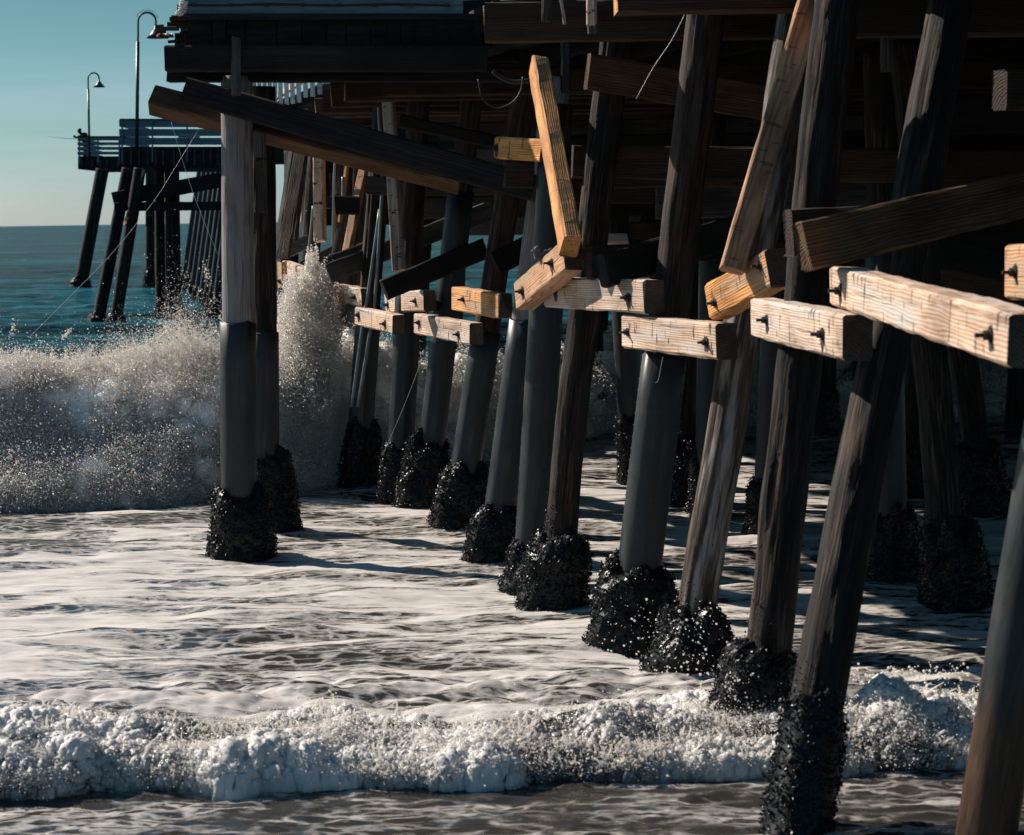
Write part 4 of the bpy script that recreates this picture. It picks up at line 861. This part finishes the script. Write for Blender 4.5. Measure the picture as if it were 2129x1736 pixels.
# ------------------------------------------------------------------ pale slats of the railing behind the platform
fe = empty('slatted_fence', Matrix.Translation((AXF(40), 40, 6.4))); tag(fe, 'blue grey slatted fence running away along the pier behind the platform', 'fence')
def fch(name, b, mat):
    me = b.mesh(name); me.transform(Matrix.Translation(-fe.location)); return link(name, me, mat, fe)
M_slat = plain('pale_blue_paint', (.30, .38, .42), .6, .35, .3, 4, stretch=(1, 1, 6))
Y = 30.0
while Y < 50:
    b = MB(); b.bar((AXF(Y) - .30, Y, 6.06 + .16 * random.random()), (AXF(Y) - .30 + random.uniform(-.02, .02), Y, 7.75), .078, .05, (0, 1, 0)); fch('slat', b, M_slat); Y += .85
b = MB()
for z, h in ((6.50, .10), (7.7, .12)): b.bar((AXF(30) - .40, 30, z), (AXF(50) - .40, 50, z), .07, h)
fch('rail', b, M_tan)

# ------------------------------------------------------------------ the far pier head
def far_platform(name, label, x0, x1, yr, yd, yb, Y, depth, nr, side):
    e = empty(name, Matrix.Translation(at((x0 + x1) / 2, yb, Y))); tag(e, label, 'platform', 'far platforms of the pier head')
    def ch(nm, b, mat):
        me = b.mesh(nm); me.transform(Matrix.Translation(-e.location)); return link(nm, me, mat, e)
    b = MB(); px_box(b, x0, yd, x1, yb, Y, depth); ch('deck_edge', b, M_dark)
    k = x0 + 6
    while k < x1 - 4: b = MB(); px_box(b, k, yd + 6, k + 3, yb - 6, Y - .12, .1); k += random.uniform(14, 24); ch('fender_post', b, M_greyb)
    hh = (yd - yr) / nr; P0 = at(x0, yd, Y); P1 = at(x1, yd, Y)
    for i in range(nr):
        b = MB(); y0 = yr + hh * i; px_box(b, x0, y0, x1, y0 + hh * (.66 if nr > 3 else .80), Y, .07)
        A = at(x0, y0 + hh * .35, Y); b.bar(A, A + Vector((-.2, depth, 0)), .06, hh * .7 * Y / FV)
        ch('rail_board', b, M_blue)
    for f in (0.02, .3, .62, .97):
        b = MB(); x = x0 + (x1 - x0) * f; px_box(b, x - 1.5, yr - 1, x + 1.5, yb - 12, Y - .09, .08); ch('rail_post', b, M_blue)
    b = MB(); px_box(b, x0 - .5, yr - 3, x1, yr, Y - .05, .2); ch('top_rail', b, M_dark); return e
fp2 = far_platform('far_platform', 'blue grey railed platform in front at the pier head, with a small sign', 249, 474, 250, 305, 349, 86, 8, 3, 1)
fp1 = far_platform('far_platform', 'outermost slatted platform carried on one thick leaning leg', 162, 300, 286, 325, 352, 133, 9, 4, 1)
b = MB(); px_box(b, 370, 279.5, 415, 286.5, 85.9, .04); sg = link('notice_sign', b.mesh('sign'), M_sign); tag(sg, 'small pale notice board on the far blue grey railing', 'sign')
b = MB()
for k in range(11): px_box(b, 374 + k * 3.4, 282.2, 376.6 + k * 3.4, 284, 85.85, .02)
lt = b.mesh('lettering'); o_ = link('lettering', lt, M_iron, sg)

def lamp(label, base, k, Y, hook, spikes):
    """swan neck lamp: base picture point, pole top, arc"""
    e = empty('street_lamp', Matrix.Translation(at(*base, Y))); tag(e, label, 'lamp post', 'swan neck lamps on the pier head')
    def ch(nm, b, mat=M_lamp):
        me = b.mesh(nm, nm != 'bird_spikes'); me.transform(Matrix.Translation(-e.location)); return link(nm, me, mat, e)
    b = MB(); b.tube([at(*k[0], Y), at(*k[1], Y)], k[2], 12); ch('pole', b)
    cx, cy, r, yl, yr_, rt = hook
    pts = [at(*k[1], Y), at(cx - r, yl, Y)] + [at(cx - r * math.cos(a), cy - r * math.sin(a), Y) for a in np.linspace(0, math.pi, 15)] + [at(cx + r, yr_, Y)]
    b = MB(); b.tube(pts, rt, 8); ch('neck', b)
    s = r * Y / FV; top = at(cx + r, yr_, Y); b = MB()
    H = s * 1.35; prof = [(0, .16), (.25, .22), (.30, .34), (.62, .62), (1.0, 1.12)]
    b.tube([top - Vector((0, 0, H * p)) for p, _ in prof], [s * q for _, q in prof], 18); ch('shade', b)
    if spikes:
        b = MB()
        for a in np.linspace(.45, math.pi - .35, 26):
            b.tube([at(cx - r * math.cos(a), cy - r * math.sin(a), Y), at(cx - r * 1.42 * math.cos(a), cy - r * 1.42 * math.sin(a), Y)], .007, 3)
        ch('bird_spikes', b)
    return e
lamp('taller dark swan neck lamp with bird spikes, nearer on the pier head', (284, 335), ((284, 335), (286.5, 87), .075), 86, (305.5, 45, 18.5, 76, 54, .042), True)
lamp('smaller dark swan neck lamp at the outer end of the pier head', (186, 325), ((186, 325), (183.5, 186), .075), 133, (194.5, 163, 11.3, 182, 166, .05), False)

fl = 'pilings of the far pier head'
piling('F1', 'single thick leaning leg under the outermost platform', (167, 597), (213, 352), .43, M_piled, crust=(572, .72), group=fl, lump=.012, ridge=.004)
piling('F2', 'left of the two leaning legs side by side under the far railed platform', (204, 666), (266, 350), .26, M_piled, crust=(650, .42), group=fl, lump=.012, ridge=.004)
piling('F3', 'right of the two leaning legs side by side under the far railed platform', (240, 667), (291, 350), .26, M_piled, crust=(648, .42), group=fl, lump=.012, ridge=.004)
piling('F4', 'thin upright leg in deeper water behind the far platform', (312, 595), (312, 350), .30, M_piled, crust=(556, .52), group=fl, lump=.012, ridge=.004)
piling('F5', 'upright dark leg left of the widest upright far leg', (334, 662), (331, 350), .22, M_piled, crust=(640, .3), group=fl, lump=.012, ridge=.004)
piling('F6', 'widest upright far leg with a flared dark foot', (362, 662), (357, 350), .32, M_piled, crust=(626, .52), group=fl, lump=.012, ridge=.004)
for k in range(8):
    f = k / 7; xb = 380 + 66 * f; yb = 594 + 64 * f
    piling('G%d' % k, 'slim leaning sleeved piling in the far row left of the grey piling', (xb, yb), (xb + 36 + 7 * f, 345 - 30 * f), .165, M_piled, sleeve=(330, None), crust=(yb - 34 - 10 * f, .30), group='slim far pilings in a row', seams=False)
ftim = 'braces of the far pier head'
timber('cross_beam', 'level beam low across the far upright legs', 'beam', at(237, 430, 85.2), at(470, 428, 85.2), .36, .2, (0, -1, 0), M_dark, group=ftim)
timber('diagonal_brace', 'sloping beam across the far upright legs', 'brace', at(235, 415, 85.4), at(470, 372, 85.4), .62, .2, (0, -1, 0), M_dark, group=ftim)
timber('cross_beam', 'short beam end above the sloping one at the far legs', 'beam', at(264, 394, 85.6), at(340, 394, 85.6), .37, .2, (0, -1, 0), M_dark, group=ftim)
timber('diagonal_brace', 'thin leaning batten with a lit edge on the far double leg', 'brace', at(259, 465, 84.9), at(294, 352, 84.9), .2, .12, (-.6, -.8, 0), M_fresh, group=ftim)

# ------------------------------------------------------------------ pipes, cables, lines
def cable(name, label, cat, pts, r, mat, n=8, smooth=4, group=None):
    P = [at(*p) for p in pts]; out = []
    for i in range(len(P) - 1):
        a, b_, c, d = P[max(i - 1, 0)], P[i], P[i + 1], P[min(i + 2, len(P) - 1)]
        for k in range(smooth):
            t = k / smooth; out.append(.5 * ((2 * b_) + (c - a) * t + (2 * a - 5 * b_ + 4 * c - d) * t * t + (3 * b_ - a - 3 * c + d) * t ** 3))
    out.append(P[-1]); b = MB(); b.tube(out, r, n); o = link(name, b.mesh(name, True), mat); return tag(o, label, cat, group)
cable('conduit_pipe', 'longer thin grey pipe strapped along the rough piling', 'pipe', [(786, 204, 30.0), (790, 281, 30), (795, 361, 29.9), (794, 400, 29.9), (778, 640, 29.9), (769, 690, 29.8), (744, 846, 29.9)], .024, M_pipe)
cable('conduit_pipe', 'shorter thin pipe joining the longer one from the left', 'pipe', [(789, 435, 30.0), (766, 601, 29.9), (752, 686, 29.8), (731, 846, 29.9)], .022, M_pipe)
cable('conduit_pipe', 'short pipe end below the reddish leaning pole', 'pipe', [(703, 475, 33), (689, 540, 33), (684, 575, 33)], .026, M_pipe)
cable('conduit_pipe', 'thin pipe left of the sunlit square post', 'pipe', [(651, 428, 33.6), (645, 490, 33.6), (638, 545, 33.6)], .022, M_pipe)
cable('conduit_pipe', 'stub of dark pipe above the small dark block', 'pipe', [(713, 368, 32.5), (713, 410, 32.5)], .026, M_pipe)
cable('cable', 'grey cable sagging in a loop under the top beams', 'cable', [(994, 165, 20.2), (1000, 196, 20.2), (1012, 214, 20.2), (1034, 225, 20.2), (1064, 214, 20.2), (1082, 190, 20.2), (1087, 160, 20.2)], .009, M_iron)
cable('hose', 'short bent hose hanging under the long top beam', 'hose', [(1024, 148, 20.6), (1036, 158, 20.6), (1052, 167, 20.6), (1068, 171, 20.6), (1100, 168, 20.6)], .022, M_iron)
cable('fishing_line', 'long pale fishing line slanting from the dark braces down to the left water', 'line', [(414, 268, 24.2), (366, 345, 24.0), (319, 419, 23.8), (235, 524, 23.4), (140, 622, 23.0), (62, 700, 22.6)], .0012, M_line, 5)
cable('fishing_line', 'faint fishing line crossing the far railing and legs', 'line', [(356, 254, 24.4), (378, 330, 24.4), (410, 425, 24.4), (452, 528, 24.4)], .002, M_line, 5)
cable('fishing_line', 'white loose line hanging by the reddish topped tall piling', 'line', [(1424, 28, 18.4), (1395, 85, 18.4), (1358, 140, 18.4), (1322, 206, 18.4)], .0020, M_line, 5)
cable('fishing_line', 'thin line hanging between the crusted pilings at mid picture', 'line', [(878, 742, 26.6), (860, 792, 26.6), (832, 862, 26.6), (795, 946, 26.6)], .0020, M_line, 5)
cable('fishing_line', 'short curled line dangling under the longest lit board', 'line', [(1377, 742, 17.6), (1373, 765, 17.6), (1368, 790, 17.6), (1362, 796, 17.6)], .0015, M_line, 5)

# ------------------------------------------------------------------ bird and angler
def blob(name, balls, mat, res):
    mb = bpy.data.metaballs.new(name); mb.resolution = res; mb.render_resolution = res; mb.threshold = .3
    for c, r, sc, rot in balls:
        e = mb.elements.new(); e.type = 'ELLIPSOID'; e.co = c; e.radius = r; e.size_x, e.size_y, e.size_z = sc
        if rot is not None: e.rotation = rot
    o = bpy.data.objects.new(name + '_tmp', mb); COL.objects.link(o); bpy.context.view_layer.update()
    dg = bpy.context.evaluated_depsgraph_get(); me = bpy.data.meshes.new_from_object(o.evaluated_get(dg)); bpy.data.objects.remove(o)
    me.name = name
    for p in me.polygons: p.use_smooth = True
    me.materials.clear(); return me
M_bird = plain('bird_feathers', (.10, .10, .11), .8, .25, .6, 40); M_beak = plain('bird_beak', (.12, .11, .10), .5, .4, .1, 10)
c0 = at(1122, 531, 20.15); u = 20.15 / FV                 # metres per picture unit there
from mathutils import Quaternion
def Bp(x, y, d=0): return Vector(((x - 1122) * u, d, (531 - y) * u))
ry = lambda deg: Quaternion((0, 1, 0), math.radians(deg))
bird = link('bird', blob('bird', [(Bp(1121, 533), 15 * u, (1.15, .85, .95), ry(-35)), (Bp(1130, 528), 12 * u, (1.35, .8, .8), ry(-35)), (Bp(1141, 521), 7 * u, (1.7, .8, .55), ry(-35)), (Bp(1114, 526), 10 * u, (.9, .8, 1.1), None), (Bp(1117, 518), 10.5 * u, (1.1, .9, .95), None)], M_bird, .004), M_bird)
bird.location = c0; tag(bird, 'small grey bird resting on the tilted sunlit board', 'bird')
b = MB(); b.tube([Bp(1110, 519), Bp(1103, 524.5)], [2.6 * u, .5 * u], 8); link('beak', b.mesh('beak', True), M_beak, bird)
b = MB()
for d in (-.018, .018): b.tube([Bp(1119, 540, d), Bp(1118, 548, d)], .004, 6); b.tube([Bp(1118, 547.5, d), Bp(1113, 549.5, d)], .003, 6)
link('legs', b.mesh('legs', True), M_beak, bird)
b = MB()
for d in (-1, 1): b.sphere(Bp(1114.5, 517, d * 5.2 * u), 1.1 * u, 8, 6)
link('eyes', b.mesh('eyes', True), M_iron, bird)
M_coat = plain('dark_coat', (.02, .022, .024), .85, .2, .3, 5); M_skin = plain('skin', (.28, .17, .12), .6, .3, .1, 5)
g = at(176, 325, 133.6); Pp = lambda x, z, y=0: Vector((x, y, z))
pers = link('person', blob('person', [(Pp(-.28, 1.60), .22, (.85, .8, 1.05), None), (Pp(-.16, 1.38), .20, (.8, .8, 1.1), None), (Pp(0, 1.25), .40, (.85, .9, 1.1), ry(25)), (Pp(.12, .95), .36, (.8, .8, 1.1), None), (Pp(.08, .62), .26, (.7, .9, 1.6), None), (Pp(.05, .25), .2, (.7, .8, 1.8), None),
    (Pp(-.22, 1.22, -.1), .22, (1.3, .6, .6), ry(35)), (Pp(-.42, 1.22, -.1), .16, (1.5, .6, .6), ry(-10)), (Pp(-.60, 1.28, -.1), .13, (1, .8, .9), None), (Pp(.02, .06), .17, (1.4, 1, .6), None)], M_coat, .045), M_coat)
pers.location = g; tag(pers, 'person in dark clothes hunched over the outermost railing, holding a fishing rod', 'person')
b = MB(); b.sphere((-.27, 0, 1.70), .135, 10, 8, (1.05, .95, .75)); link('hair', b.mesh('hair', True), M_iron, pers)
b = MB(); b.tube([g + Vector((-.45, -.1, 1.12)), g + Vector((-1.2, -.12, 1.16)), g + Vector((-2.4, -.14, 1.30))], [.016, .012, .005], 6)
tag(link('fishing_rod', b.mesh('fishing_rod', True), M_iron), 'thin fishing rod reaching out left from the outermost platform', 'fishing rod')

# repeats of a kind share a group
for o in list(COL.objects):
    if o.parent is not None or o.get('group') or not o.get('category'): continue
    st = o.name.split('.')[0]
    g_ = {'piling': 'pilings carrying the near pier', 'timber_block': 'short timber blocks on the pilings', 'conduit_pipe': 'thin pipes along the pilings', 'fishing_line': 'fishing lines caught on the pier',
          'diagonal_brace': gb, 'cross_beam': 'level cross beams', 'upright_plank': 'loose upright planks on the pier'}.get(st)
    if g_: o['group'] = g_
